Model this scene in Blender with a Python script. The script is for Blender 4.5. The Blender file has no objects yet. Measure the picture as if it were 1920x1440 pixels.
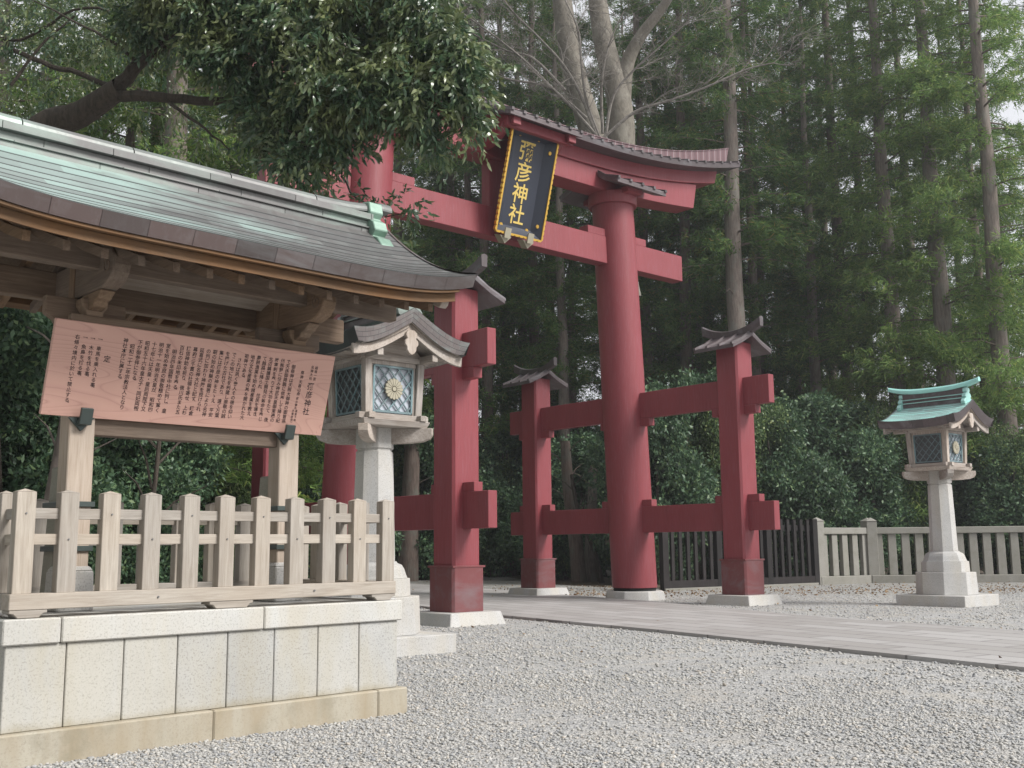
import bpy, bmesh, math, random
import numpy as np
from mathutils import Vector, Matrix
R = math.radians
random.seed(7)
SC = bpy.context.scene
COL = SC.collection

# ------------------------------------------------------------------ camera
F, PITCH, ROLL = 2006.39, 0.1514, 0.0093
cp, sp, cr, sr = math.cos(PITCH), math.sin(PITCH), math.cos(ROLL), math.sin(ROLL)
fwd = Vector((0, cp, sp)); rt0 = Vector((1, 0, 0)); up0 = Vector((0, -sp, cp))
rt = rt0 * cr - up0 * sr; up = rt0 * sr + up0 * cr
# image x grows with a*cr - b*sr, image up grows with a*sr + b*cr
cam = bpy.data.cameras.new("camera"); cam_o = bpy.data.objects.new("camera", cam); COL.objects.link(cam_o)
cam.sensor_width = 36; cam.lens = F / 1920 * 36; cam.clip_start = 0.1; cam.clip_end = 1500
m = Matrix((rt, up, -fwd)).transposed().to_4x4(); m.translation = (0, 0, 1.5)
cam_o.matrix_world = m
SC.camera = cam_o

def at(px, py, D):
    """world point seen at photo pixel (px, py) at forward distance D"""
    a, b = px - 960, 720 - py
    A = a * cr + b * sr; B = -a * sr + b * cr
    d = Vector((A / F, cp - B / F * sp, sp + B / F * cp))
    return Vector((0, 0, 1.5)) + d * (D / d.y)

# ------------------------------------------------------------------ world and sun
SUN_EL, SUN_AZ = R(42), math.atan2(0.88, -0.42)        # azimuth measured from +Y towards +X
w = bpy.data.worlds.new("World"); SC.world = w; w.use_nodes = True
nt = w.node_tree; nt.nodes.clear()
sky = nt.nodes.new('ShaderNodeTexSky'); sky.sky_type = 'NISHITA'; sky.sun_disc = False
sky.sun_elevation = SUN_EL; sky.sun_rotation = SUN_AZ; sky.air_density = 1.0; sky.dust_density = 4.0; sky.ozone_density = 1.0
hz = nt.nodes.new('ShaderNodeMixRGB'); hz.inputs[0].default_value = 0.8; hz.inputs[2].default_value = (14.5, 14.6, 15.2, 1)
bg = nt.nodes.new('ShaderNodeBackground'); bg.inputs[1].default_value = 0.06
wo = nt.nodes.new('ShaderNodeOutputWorld')
nt.links.new(sky.outputs[0], hz.inputs[1]); nt.links.new(hz.outputs[0], bg.inputs[0]); nt.links.new(bg.outputs[0], wo.inputs[0])
sd = bpy.data.lights.new("sun", 'SUN'); sd.energy = 3.9; sd.angle = R(20); sd.color = (1.0, 0.97, 0.93)
so = bpy.data.objects.new("sun", sd); COL.objects.link(so)
sdir = Vector((math.sin(SUN_AZ) * math.cos(SUN_EL), math.cos(SUN_AZ) * math.cos(SUN_EL), math.sin(SUN_EL)))
so.rotation_euler = sdir.to_track_quat('Z', 'Y').to_euler(); so.location = (20, -10, 40)
SC.view_settings.view_transform = 'Standard'; SC.view_settings.look = 'None'
SC.view_settings.exposure = 0.3; SC.view_settings.gamma = 1
SC.render.engine = 'CYCLES'
SC.cycles.max_bounces = 6; SC.cycles.transparent_max_bounces = 4; SC.cycles.diffuse_bounces = 4
SC.cycles.use_denoising = True

# ------------------------------------------------------------------ materials
class N:
    def __init__(s, name):
        s.m = bpy.data.materials.new(name); s.m.use_nodes = True
        s.t = s.m.node_tree; s.b = s.t.nodes['Principled BSDF']
        s.co = s.t.nodes.new('ShaderNodeTexCoord')
    def n(s, t, **k):
        o = s.t.nodes.new(t)
        for a, v in k.items(): setattr(o, a, v)
        return o
    def l(s, a, b): s.t.links.new(a, b)
    def map(s, scale=(1, 1, 1), rot=(0, 0, 0), src='Object'):
        o = s.n('ShaderNodeMapping'); o.inputs['Scale'].default_value = scale; o.inputs['Rotation'].default_value = rot
        s.l(s.co.outputs[src], o.inputs[0]); return o.outputs[0]
    def noise(s, vec, scale=5, detail=4, rough=.55, dist=0):
        o = s.n('ShaderNodeTexNoise'); o.inputs['Scale'].default_value = scale; o.inputs['Detail'].default_value = detail
        o.inputs['Roughness'].default_value = rough; o.inputs['Distortion'].default_value = dist
        if vec is not None: s.l(vec, o.inputs['Vector'])
        return o.outputs['Fac']
    def ramp(s, fac, stops):
        o = s.n('ShaderNodeValToRGB'); e = o.color_ramp.elements
        while len(e) < len(stops): e.new(0.5)
        for i, (p, c) in enumerate(stops):
            e[i].position = p; e[i].color = (*c, 1) if len(c) == 3 else c
        s.l(fac, o.inputs[0]); return o.outputs[0]
    def mix(s, fac, a, b, mode='MIX'):
        o = s.n('ShaderNodeMixRGB', blend_type=mode)
        for i, v in ((0, fac), (1, a), (2, b)):
            if isinstance(v, (int, float)): o.inputs[i].default_value = v
            elif isinstance(v, tuple): o.inputs[i].default_value = (*v, 1)
            else: s.l(v, o.inputs[i])
        return o.outputs[0]
    def math(s, op, a, b=0.5, clamp=False):
        o = s.n('ShaderNodeMath', operation=op); o.use_clamp = clamp
        for i, v in ((0, a), (1, b)):
            if isinstance(v, (int, float)): o.inputs[i].default_value = v
            else: s.l(v, o.inputs[i])
        return o.outputs[0]
    def bump(s, h, strength=.3, dist=.01):
        o = s.n('ShaderNodeBump'); o.inputs['Strength'].default_value = strength; o.inputs['Distance'].default_value = dist
        s.l(h, o.inputs['Height']); s.l(o.outputs[0], s.b.inputs['Normal'])
    def col(s, c):
        if isinstance(c, tuple): s.b.inputs['Base Color'].default_value = (*c, 1)
        else: s.l(c, s.b.inputs['Base Color'])
    def rough(s, v):
        if isinstance(v, (int, float)): s.b.inputs['Roughness'].default_value = v
        else: s.l(v, s.b.inputs['Roughness'])

def wood(name, axis, c_dark, c_light, rough=.75, stain=(.5, .45, .38), stain_amt=.3, warm=None):
    k = N(name)
    sc = [26, 26, 26]; sc[axis] = 1.3
    inf = k.n('ShaderNodeObjectInfo')
    cmb = k.n('ShaderNodeCombineXYZ')
    for i in range(3):
        k.l(k.math('MULTIPLY', inf.outputs['Random'], 13.7 + i * 9), cmb.inputs[i])
    add = k.n('ShaderNodeVectorMath', operation='ADD'); k.l(k.co.outputs['Object'], add.inputs[0]); k.l(cmb.outputs[0], add.inputs[1])
    mp = k.n('ShaderNodeMapping'); mp.inputs['Scale'].default_value = sc; k.l(add.outputs[0], mp.inputs[0])
    g = k.noise(mp.outputs[0], 2.2, 6, .62, 1.2)
    sc2 = [9, 9, 9]; sc2[axis] = .7
    mp2 = k.n('ShaderNodeMapping'); mp2.inputs['Scale'].default_value = sc2; k.l(add.outputs[0], mp2.inputs[0])
    g2 = k.noise(mp2.outputs[0], 1.3, 3, .5, 2.0)
    f = k.math('ADD', k.math('MULTIPLY', g, .62), k.math('MULTIPLY', g2, .42))
    c = k.ramp(f, [(.32, c_dark), (.5, tuple((a + b) / 2 for a, b in zip(c_dark, c_light))), (.68, c_light)])
    big = k.noise(add.outputs[0], 1.7, 3)
    c = k.mix(k.math('MULTIPLY', k.ramp(big, [(.42, (0, 0, 0)), (.7, (1, 1, 1))]), stain_amt), c, stain)
    hs = k.n('ShaderNodeHueSaturation'); k.l(c, hs.inputs['Color'])
    k.l(k.math('ADD', k.math('MULTIPLY', inf.outputs['Random'], .3), .85), hs.inputs['Value'])
    k.l(k.math('ADD', k.math('MULTIPLY', inf.outputs['Random'], .4), .8), hs.inputs['Saturation'])
    k.col(hs.outputs[0]); k.rough(rough); k.bump(f, .3, .003)
    k.b.inputs['Specular IOR Level'].default_value = .25
    return k.m

GREY_D, GREY_L = (.25, .22, .188), (.43, .395, .35)
W_GREY = [wood('weathered_wood_%s' % 'xyz'[i], i, GREY_D, GREY_L, stain=(.34, .28, .22)) for i in range(3)]
BR_D, BR_L = (.12, .08, .054), (.26, .185, .13)
W_BROWN = [wood('brown_wood_%s' % 'xyz'[i], i, BR_D, BR_L, stain=(.26, .21, .16)) for i in range(3)]
W_EAVE = wood('shaded_eave_wood', 0, (.085, .054, .035), (.17, .112, .072), stain=(.2, .1, .045), stain_amt=.35)  # brown wood darkened so the eave's shade sits in the colour
W_POST = [wood('pale_post_wood_%s' % 'xyz'[i], i, (.33, .26, .2), (.5, .425, .355), stain=(.46, .42, .38)) for i in range(3)]
W_DARK = wood('tarred_wood', 2, (.01, .009, .009), (.03, .026, .026), stain=(.045, .04, .04))
W_LANT = [wood('lantern_wood_%s' % 'xyz'[i], i, (.25, .21, .18), (.5, .46, .42), stain=(.22, .165, .125), stain_amt=.5) for i in range(3)]

def granite(name, c, speck=.5, stain=0., stain_col=(.42, .33, .17), joint=None, moss=0., foot=None):
    k = N(name); v = k.map()
    n1 = k.noise(v, 62, 2, .75); n2 = k.noise(v, 40, 3, .6); big = k.noise(v, 1.6, 4, .6)
    base = k.mix(k.ramp(big, [(.35, (0, 0, 0)), (.7, (1, 1, 1))]), c, tuple(x * .86 for x in c))
    base = k.mix(k.math('MULTIPLY', k.ramp(n1, [(.55, (0, 0, 0)), (.62, (1, 1, 1))]), speck * 1.3), base, tuple(x * .32 for x in c))
    base = k.mix(k.math('MULTIPLY', k.ramp(n2, [(.3, (1, 1, 1)), (.42, (0, 0, 0))]), .25), base, tuple(min(1, x * 1.2) for x in c))
    if stain:
        mv = k.map((1.4, 1.4, .35)); s1 = k.noise(mv, 1.7, 5, .6, .5)
        base = k.mix(k.math('MULTIPLY', k.ramp(s1, [(.4, (0, 0, 0)), (.66, (1, 1, 1))]), stain), base, stain_col)
    if moss:
        s2 = k.noise(k.map(), 3.1, 6, .7)
        base = k.mix(k.math('MULTIPLY', k.ramp(s2, [(.5, (0, 0, 0)), (.7, (1, 1, 1))]), moss), base, (.12, .12, .08))
    g = k.n('ShaderNodeNewGeometry'); rp = g.outputs['Random Per Island']
    if stain: base = k.mix(k.math('MULTIPLY', k.ramp(rp, [(.55, (0, 0, 0)), (1, (1, 1, 1))]), stain * .6), base, tuple(a * .5 + b * .5 for a, b in zip(stain_col, c)))
    hv = k.n('ShaderNodeHueSaturation'); k.l(base, hv.inputs['Color']); k.l(k.math('ADD', k.math('MULTIPLY', rp, .14), .92), hv.inputs['Value']); base = hv.outputs[0]
    if foot is not None:
        sz = k.n('ShaderNodeSeparateXYZ'); k.l(k.co.outputs['Object'], sz.inputs[0]); nn = k.noise(k.map((3, 3, 1)), 2.2, 5, .7)
        f = k.math('SUBTRACT', k.math('ADD', k.math('MULTIPLY', nn, .9), .1), k.math('MULTIPLY', k.math('SUBTRACT', sz.outputs[2], foot), 5.5))
        base = k.mix(k.math('MULTIPLY', k.ramp(f, [(.1, (0, 0, 0)), (.55, (1, 1, 1))]), .55), base, (.25, .21, .12))
        f2 = k.math('ADD', k.math('MULTIPLY', nn, .8), k.math('MULTIPLY', k.math('SUBTRACT', sz.outputs[2], foot + .66), 4.))
        base = k.mix(k.math('MULTIPLY', k.ramp(f2, [(.4, (0, 0, 0)), (.75, (1, 1, 1))]), .4), base, (.3, .26, .17))
    k.col(base); k.rough(.8); k.bump(n1, .25, .003)
    return k.m
GRAN = granite('white_granite', (.47, .47, .465), .4, .2)
GRAN_P = granite('plinth_granite', (.46, .46, .445), .38, .42, (.4, .35, .235), foot=.21)
GRAN_CAP = granite('plinth_cap_granite', (.5, .505, .495), .36, .25)
GRAN_B = granite('stained_base_granite', (.42, .4, .34), .3, .95, (.26, .195, .11), moss=.55)
GRAN_BR = granite('grey_brace_stone', (.3, .29, .25), .3, .4, (.2, .2, .15), moss=.3)
GRAN_F = granite('old_fence_stone', (.27, .26, .235), .35, .5, (.19, .185, .15), moss=.35)

def paint(name, c, rough=.42):
    k = N(name); v = k.map((1, 1, .25))
    n1 = k.noise(v, 1.5, 6, .6); n2 = k.noise(k.map((18, 18, 1.2)), 2, 5, .65)
    a = k.mix(k.ramp(n1, [(.35, (0, 0, 0)), (.7, (1, 1, 1))]), c, (c[0] * .84, c[1] * .8, c[2] * .8))
    a = k.mix(k.math('MULTIPLY', k.ramp(n2, [(.5, (0, 0, 0)), (.72, (1, 1, 1))]), .5), a, (c[0] * .85 + .06, c[1] + .05, c[2] + .06))
    n3 = k.noise(k.map((5, 5, .35)), 3, 6, .75)
    a = k.mix(k.math('MULTIPLY', k.ramp(n3, [(.56, (0, 0, 0)), (.72, (1, 1, 1))]), .45), a, (c[0] * .45, c[1] * .6, c[2] * .6))
    k.col(a); k.rough(k.math('ADD', k.math('MULTIPLY', n1, .3), rough - .12)); k.bump(n2, .06, .004)
    k.b.inputs['Specular IOR Level'].default_value = .4
    return k.m
RED = paint('vermilion_paint', (.25, .054, .064))

def copper(name, brown, green, amt, use_uv=False, rows=True, lean=0., line=.1):
    k = N(name); v = k.map()
    n = k.noise(k.map((.5, 1.6, 1.6)), 1.6, 6, .65, .6); n2 = k.noise(k.map((4, 4, 1)), 3, 5, .7)
    if lean:
        sx = k.n('ShaderNodeSeparateXYZ'); k.l(k.co.outputs['Object'], sx.inputs[0])
        n = k.math('ADD', n, k.math('MULTIPLY', k.math('ADD', sx.outputs[0], 1.79), -lean))
    f = k.ramp(n, [(max(0, .62 - amt * .5), (0, 0, 0)), (min(1, .85 - amt * .4), (1, 1, 1))])
    c = k.mix(f, brown, green)
    c = k.mix(k.math('MULTIPLY', k.ramp(n2, [(.5, (0, 0, 0)), (.75, (1, 1, 1))]), .4), c, tuple((a * .5 + b * .6) for a, b in zip(brown, green)))
    if use_uv:
        br = k.n('ShaderNodeTexBrick'); k.l(k.co.outputs['UV'], br.inputs['Vector'])
        br.inputs['Scale'].default_value = 1; br.inputs['Brick Width'].default_value = 1.1; br.inputs['Row Height'].default_value = 1
        br.inputs['Mortar Size'].default_value = .012; br.inputs['Mortar Smooth'].default_value = .0; br.offset = .37
        br.inputs['Color1'].default_value = (1, 1, 1, 1); br.inputs['Color2'].default_value = (.82, .82, .84, 1); br.inputs['Mortar'].default_value = (.3, .33, .32, 1)
        c = k.mix(1.0, c, br.outputs['Color'], 'MULTIPLY')
        su = k.n('ShaderNodeSeparateXYZ'); k.l(k.co.outputs['UV'], su.inputs[0])
        c = k.mix(k.ramp(k.math('FRACT', su.outputs[1]), [(0, (.85, .85, .85)), (line, (.8, .8, .8)), (min(1, line + .03), (0, 0, 0))]), c, (.03, .035, .035))
    g = k.n('ShaderNodeNewGeometry'); hv = k.n('ShaderNodeHueSaturation'); k.l(c, hv.inputs['Color'])
    k.l(k.math('ADD', k.math('MULTIPLY', g.outputs['Random Per Island'], .5), .75), hv.inputs['Value']); k.l(k.math('ADD', k.math('MULTIPLY', g.outputs['Random Per Island'], .5), .75), hv.inputs['Saturation']); c = hv.outputs[0]
    k.col(c); k.rough(k.math('ADD', k.math('MULTIPLY', n2, .3), .3)); k.b.inputs['Metallic'].default_value = .15
    k.bump(n2, .08, .004)
    return k.m
BRN = (.135, .11, .105)
DRED = copper('copper_sheath', (.15, .062, .064), (.16, .115, .12), .3)
CU_TOP = copper('patinated_copper_courses', (.13, .125, .122), (.29, .37, .345), .42, True, lean=.16, line=.1)
CU_RIDGE = copper('verdigris_ridge', (.17, .165, .163), (.25, .325, .285), .42)
CU_ORN = copper('green_ornament', (.12, .2, .15), (.28, .41, .34), .7)
CU_FASC = copper('copper_fascia', (.105, .083, .08), (.19, .19, .195), .2)
CU_BROWN = copper('brown_copper_sheet', (.085, .07, .072), (.17, .165, .175), .2)
CU_GREEN = copper('pale_verdigris_courses', (.36, .56, .53), (.42, .68, .63), .9, True, line=.05)
CU_MOSS = copper('dark_mossy_courses', (.05, .065, .055), (.16, .25, .21), .35, True)
CU_BLUE = copper('blue_green_lattice', (.13, .18, .19), (.2, .28, .3), .5)
CU_GTILE = copper('gable_copper_tiles', (.2, .175, .17), (.33, .42, .4), .22, True, line=.08)

def simple(name, c, rough=.5, metal=0., noise_amt=.15, sc=8):
    k = N(name); n = k.noise(k.map(), sc, 4)
    k.col(k.mix(k.math('MULTIPLY', n, noise_amt * 2), c, tuple(x * .5 for x in c))); k.rough(rough); k.b.inputs['Metallic'].default_value = metal
    return k.m
INK = simple('black_ink', (.035, .018, .02), .6)
IRON = simple('grey_iron', (.075, .095, .09), .45, .4)
STEEL = simple('nail_steel', (.25, .25, .25), .35, .8)
NAVY = simple('navy_lacquer', (.03, .036, .055), .35)
GOLD = simple('gold_leaf', (.8, .5, .1), .38, .75, .1, 30)
GOLDP = simple('gold_brush_paint', (.75, .56, .16), .5, .2, .12, 30)
BRASS = simple('pale_brass', (.4, .37, .28), .5, .3)
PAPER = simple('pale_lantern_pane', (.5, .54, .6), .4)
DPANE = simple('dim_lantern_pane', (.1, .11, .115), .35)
BLACK = simple('black_gasket', (.01, .01, .01), .8)
CEIL = wood('pale_ceiling_board', 0, (.34, .28, .225), (.58, .49, .41), stain=(.2, .14, .09), stain_amt=.5)

def board_mat():
    k = N('pink_sign_board')
    d = k.noise(k.map((.55, 1, 3.2)), 1.1, 2, .4)
    big = k.noise(k.map((.42, 1, 2.1)), 1.5, 1, .3, .4)
    sz = k.n('ShaderNodeSeparateXYZ'); k.l(k.co.outputs['Object'], sz.inputs[0])
    fr = k.math('FRACT', k.math('ADD', k.math('MULTIPLY', big, 17), k.math('MULTIPLY', sz.outputs[2], 9)))
    fine = k.noise(k.map((2, 20, 60)), 3, 3)
    c = k.ramp(fr, [(0, (.46, .25, .215)), (.1, (.585, .345, .285)), (.85, (.62, .375, .31)), (1, (.54, .31, .26))])
    c = k.mix(k.math('MULTIPLY', fine, .3), c, (.66, .42, .345))
    c = k.mix(k.math('MULTIPLY', d, .3), c, (.62, .39, .32))
    k.col(c); k.rough(.5); k.b.inputs['Specular IOR Level'].default_value = .3
    return k.m
BOARD = board_mat()

def gravel_mat():
    k = N('gravel'); v = k.map()
    vo = k.n('ShaderNodeTexVoronoi'); vo.inputs['Scale'].default_value = 42; k.l(v, vo.inputs['Vector'])
    vo2 = k.n('ShaderNodeTexVoronoi'); vo2.inputs['Scale'].default_value = 13; k.l(v, vo2.inputs['Vector'])
    sep = k.n('ShaderNodeSeparateColor'); k.l(vo.outputs['Color'], sep.inputs[0])
    c = k.ramp(sep.outputs[0], [(0, (.18, .19, .2)), (.25, (.3, .305, .31)), (.6, (.39, .385, .375)), (.85, (.47, .465, .45)), (1, (.56, .55, .53))])
    big = k.noise(v, .35, 5, .6); big2 = k.noise(v, 1.3, 4, .6)
    c = k.mix(k.math('MULTIPLY', k.ramp(big2, [(.5, (0, 0, 0)), (.66, (1, 1, 1))]), .65), c, (.43, .4, .35))
    c = k.mix(k.math('MULTIPLY', k.ramp(big, [(.4, (1, 1, 1)), (.6, (0, 0, 0))]), .3), c, (.3, .29, .275))
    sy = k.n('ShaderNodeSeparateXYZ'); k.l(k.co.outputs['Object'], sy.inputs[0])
    far_shade = k.math('ADD', k.math('MULTIPLY', k.math('SUBTRACT', sy.outputs[1], 30), .07), k.math('MULTIPLY', k.math('SUBTRACT', big2, .5), 2.0))
    c = k.mix(k.math('MULTIPLY', k.ramp(far_shade, [(0, (0, 0, 0)), (1, (1, 1, 1))]), .6), c, (.16, .15, .125))  # shade of the trees painted into the far gravel colour, broken by noise
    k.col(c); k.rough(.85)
    h = k.math('ADD', k.math('MULTIPLY', vo.outputs['Distance'], -1.0), k.math('MULTIPLY', vo2.outputs['Distance'], -.6))
    k.bump(h, .8, .02)
    return k.m
def pebble_mat():
    k = N('pebbles'); g = k.n('ShaderNodeNewGeometry')
    c = k.ramp(g.outputs['Random Per Island'], [(0, (.23, .24, .26)), (.2, (.32, .33, .335)), (.45, (.39, .388, .375)), (.65, (.43, .42, .395)), (.82, (.47, .465, .445)), (.96, (.44, .395, .34)), (1, (.56, .555, .53))])
    n = k.noise(k.map(), 60, 3); k.col(k.mix(k.math('MULTIPLY', n, .3), c, (.3, .28, .25))); k.rough(.7)
    return k.m
def path_mat():
    k = N('paving_stones'); v = k.map()
    br = k.n('ShaderNodeTexBrick'); k.l(v, br.inputs['Vector'])
    br.inputs['Scale'].default_value = 1; br.inputs['Brick Width'].default_value = 1.35; br.inputs['Row Height'].default_value = .52
    br.inputs['Mortar Size'].default_value = .022; br.inputs['Mortar Smooth'].default_value = .1; br.offset = .43; br.inputs['Bias'].default_value = 0
    br.inputs['Color1'].default_value = (.29, .275, .265, 1); br.inputs['Color2'].default_value = (.43, .42, .415, 1); br.inputs['Mortar'].default_value = (.11, .1, .1, 1)
    n = k.noise(v, 1.1, 5, .6); n2 = k.noise(v, 50, 2)
    c = k.mix(k.math('MULTIPLY', n, .55), br.outputs['Color'], (.39, .37, .355))
    c = k.mix(k.math('MULTIPLY', n2, .2), c, (.2, .19, .19))
    k.col(c); k.rough(.6)
    k.bump(k.math('ADD', k.math('MULTIPLY', br.outputs['Fac'], -1), k.math('MULTIPLY', n, .4)), .5, .012)
    return k.m
def soil_mat():
    k = N('forest_floor'); v = k.map(); n = k.noise(v, 3, 8, .75); n2 = k.noise(v, 45, 3, .7)
    c = k.ramp(n, [(.3, (.03, .025, .018)), (.55, (.07, .052, .032)), (.75, (.05, .06, .028))])
    c = k.mix(k.math('MULTIPLY', k.ramp(n2, [(.55, (0, 0, 0)), (.65, (1, 1, 1))]), .6), c, (.16, .1, .05))
    k.col(c); k.rough(.95); k.bump(n2, .7, .03)
    return k.m
def leaf_mat(name, stops, rough=.38, trans=.22, spec=.5, olive=None):
    k = N(name); g = k.n('ShaderNodeNewGeometry'); inf = k.n('ShaderNodeObjectInfo')
    c = k.ramp(g.outputs['Random Per Island'], stops)
    big = k.noise(k.map(), .9, 3)
    if olive: c = k.mix(k.math('MULTIPLY', k.ramp(k.noise(k.map(), 1.6, 3, .6), [(.46, (0, 0, 0)), (.62, (1, 1, 1))]), .75), c, olive)
    hs = k.n('ShaderNodeHueSaturation'); k.l(c, hs.inputs['Color'])
    k.l(k.math('ADD', k.math('MULTIPLY', big, .5), k.math('ADD', k.math('MULTIPLY', inf.outputs['Random'], .3), .6)), hs.inputs['Value'])
    k.col(hs.outputs[0]); k.rough(rough); k.b.inputs['Specular IOR Level'].default_value = spec
    tr = k.n('ShaderNodeBsdfTranslucent'); k.l(hs.outputs[0], tr.inputs[0])
    mx = k.n('ShaderNodeMixShader'); mx.inputs[0].default_value = trans
    out = k.t.nodes['Material Output']
    k.l(k.b.outputs[0], mx.inputs[1]); k.l(tr.outputs[0], mx.inputs[2]); k.l(mx.outputs[0], out.inputs[0])
    return k.m
LEAF_OAK = leaf_mat('oak_leaves', [(0, (.045, .09, .052)), (.6, (.075, .135, .068)), (.9, (.115, .17, .08)), (1, (.2, .22, .1))], .3, .3, .8, olive=(.2, .225, .09))
LEAF_CAM = leaf_mat('camellia_leaves', [(0, (.045, .085, .05)), (.5, (.08, .15, .08)), (.85, (.12, .2, .1)), (1, (.2, .28, .12))], .48, .28, .4)
LEAF_CAM2 = leaf_mat('light_shrub_leaves', [(0, (.06, .1, .045)), (.5, (.11, .18, .07)), (.85, (.17, .25, .09)), (1, (.28, .32, .12))], .5, .3, .35)
LEAF_CED = leaf_mat('cedar_needles', [(0, (.05, .1, .032)), (.45, (.085, .165, .048)), (.8, (.13, .22, .06)), (.97, (.2, .22, .065)), (1, (.32, .2, .08))], .6, .45, .25)

LEAF_CED2 = leaf_mat('light_cedar_needles', [(0, (.085, .15, .045)), (.45, (.14, .24, .065)), (.8, (.2, .3, .08)), (1, (.3, .34, .1))], .6, .45, .25)
def bark(name, c1, c2, scale=(7, 7, .8), patch=None):
    k = N(name); n = k.noise(k.map(scale), 2.2, 7, .68, .8)
    c = k.ramp(n, [(.32, c1), (.62, c2)])
    n2 = k.noise(k.map((1, 1, .6)), 2.4, 5, .65)
    if patch: c = k.mix(k.math('MULTIPLY', k.ramp(n2, [(.5, (0, 0, 0)), (.64, (1, 1, 1))]), .7), c, patch)
    k.col(c); k.rough(.9); k.bump(n, .9, .03)
    return k.m
BARK_C = bark('cedar_bark', (.06, .045, .036), (.16, .12, .1), patch=(.13, .13, .11))
BARK_P = bark('pale_cedar_bark', (.1, .08, .068), (.23, .19, .165), patch=(.19, .185, .16))
BARK_Z = bark('smooth_grey_bark', (.1, .09, .072), (.19, .17, .14), (2, 2, 1), patch=(.24, .225, .19))
BARK_O = bark('dark_oak_bark', (.025, .02, .015), (.07, .055, .042))
BARK_M = bark('maple_twig_bark', (.13, .115, .1), (.24, .22, .2), (3, 3, 3))

# ------------------------------------------------------------------ mesh helpers
class MB:
    def __init__(s, f=None): s.v = []; s.f = []; s.uv = {}; s.t = f
    def add(s, vs, fs):
        o = len(s.v)
        if s.t: vs = [s.t(*p) for p in vs]
        s.v += [tuple(p) for p in vs]; s.f += [tuple(i + o for i in q) for q in fs]
    def box(s, x0, x1, y0, y1, z0, z1):
        s.add([(x0, y0, z0), (x1, y0, z0), (x1, y1, z0), (x0, y1, z0), (x0, y0, z1), (x1, y0, z1), (x1, y1, z1), (x0, y1, z1)],
              [(0, 3, 2, 1), (4, 5, 6, 7), (0, 1, 5, 4), (1, 2, 6, 5), (2, 3, 7, 6), (3, 0, 4, 7)])
    def frus(s, cx, cy, a0, b0, z0, a1, b1, z1, cx1=None, cy1=None):
        cx1 = cx if cx1 is None else cx1; cy1 = cy if cy1 is None else cy1
        s.add([(cx - a0, cy - b0, z0), (cx + a0, cy - b0, z0), (cx + a0, cy + b0, z0), (cx - a0, cy + b0, z0),
               (cx1 - a1, cy1 - b1, z1), (cx1 + a1, cy1 - b1, z1), (cx1 + a1, cy1 + b1, z1), (cx1 - a1, cy1 + b1, z1)],
              [(0, 3, 2, 1), (4, 5, 6, 7), (0, 1, 5, 4), (1, 2, 6, 5), (2, 3, 7, 6), (3, 0, 4, 7)])
    def loft(s, rings, caps=True):
        n = len(rings[0]); vs = [p for r in rings for p in r]; fs = []
        for i in range(len(rings) - 1):
            for j in range(n):
                a, b = i * n + j, i * n + (j + 1) % n
                fs.append((a, b, b + n, a + n))
        if caps:
            fs.append(tuple(range(n))[::-1]); fs.append(tuple((len(rings) - 1) * n + j for j in range(n)))
        s.add(vs, fs)
    def prism(s, poly, axis, a, b):
        """2-D polygon extruded along axis (0,1,2) from a to b"""
        def P(u, w, t):
            return (t, u, w) if axis == 0 else ((u, t, w) if axis == 1 else (u, w, t))
        s.loft([[P(u, w, a) for u, w in poly], [P(u, w, b) for u, w in poly]])
    def ngon(s, cx, cy, secs, n=8, rot=None):
        """lathe with n sides; secs = (radius, z[, dx])"""
        rot = math.pi / n if rot is None else rot
        s.loft([[(cx + (q[2] if len(q) > 2 else 0) + q[0] * math.cos(rot + 2 * math.pi * k / n), cy + q[0] * math.sin(rot + 2 * math.pi * k / n), q[1]) for k in range(n)] for q in secs])
    def tube(s, pts, rad, n=6, caps=False):
        pts = [Vector(p) for p in pts]; rings = []
        pv = None
        for i, p in enumerate(pts):
            d = (pts[min(i + 1, len(pts) - 1)] - pts[max(i - 1, 0)]).normalized()
            if pv is None: pv = d.orthogonal().normalized()
            pv = (pv - d * pv.dot(d)).normalized(); q = d.cross(pv)
            r = rad[i] if isinstance(rad, (list, tuple)) else rad
            rings.append([tuple(p + (pv * math.cos(2 * math.pi * k / n) + q * math.sin(2 * math.pi * k / n)) * r) for k in range(n)])
        s.loft(rings, caps)
    def grid(s, rows, uvs=None):
        """rows of points -> quads"""
        n = len(rows[0]); o = len(s.f)
        fs = []
        for i in range(len(rows) - 1):
            for j in range(n - 1): fs.append((i * n + j, i * n + j + 1, (i + 1) * n + j + 1, (i + 1) * n + j))
        if uvs:
            base = len(s.v)
            for i in range(len(rows)):
                for j in range(n): s.uv[base + i * n + j] = uvs[i][j]
        s.add([p for r in rows for p in r], fs)
    def build(s, name, mat, parent=None, bevel=0., smooth=False, seg=1):
        me = bpy.data.meshes.new(name); me.from_pydata(s.v, [], s.f)
        if s.uv:
            uvl = me.uv_layers.new(name='uv')
            for lp in me.loops:
                uvl.data[lp.index].uv = s.uv.get(lp.vertex_index, (0, 0))
        bm = bmesh.new(); bm.from_mesh(me); bmesh.ops.recalc_face_normals(bm, faces=bm.faces); bm.to_mesh(me); bm.free()
        me.materials.append(mat)
        if smooth: me.shade_smooth()
        o = bpy.data.objects.new(name, me); COL.objects.link(o)
        if parent: o.parent = parent
        if bevel:
            b = o.modifiers.new('bevel', 'BEVEL'); b.width = bevel; b.segments = seg; b.limit_method = 'ANGLE'; b.angle_limit = R(40)
        return o

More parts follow.
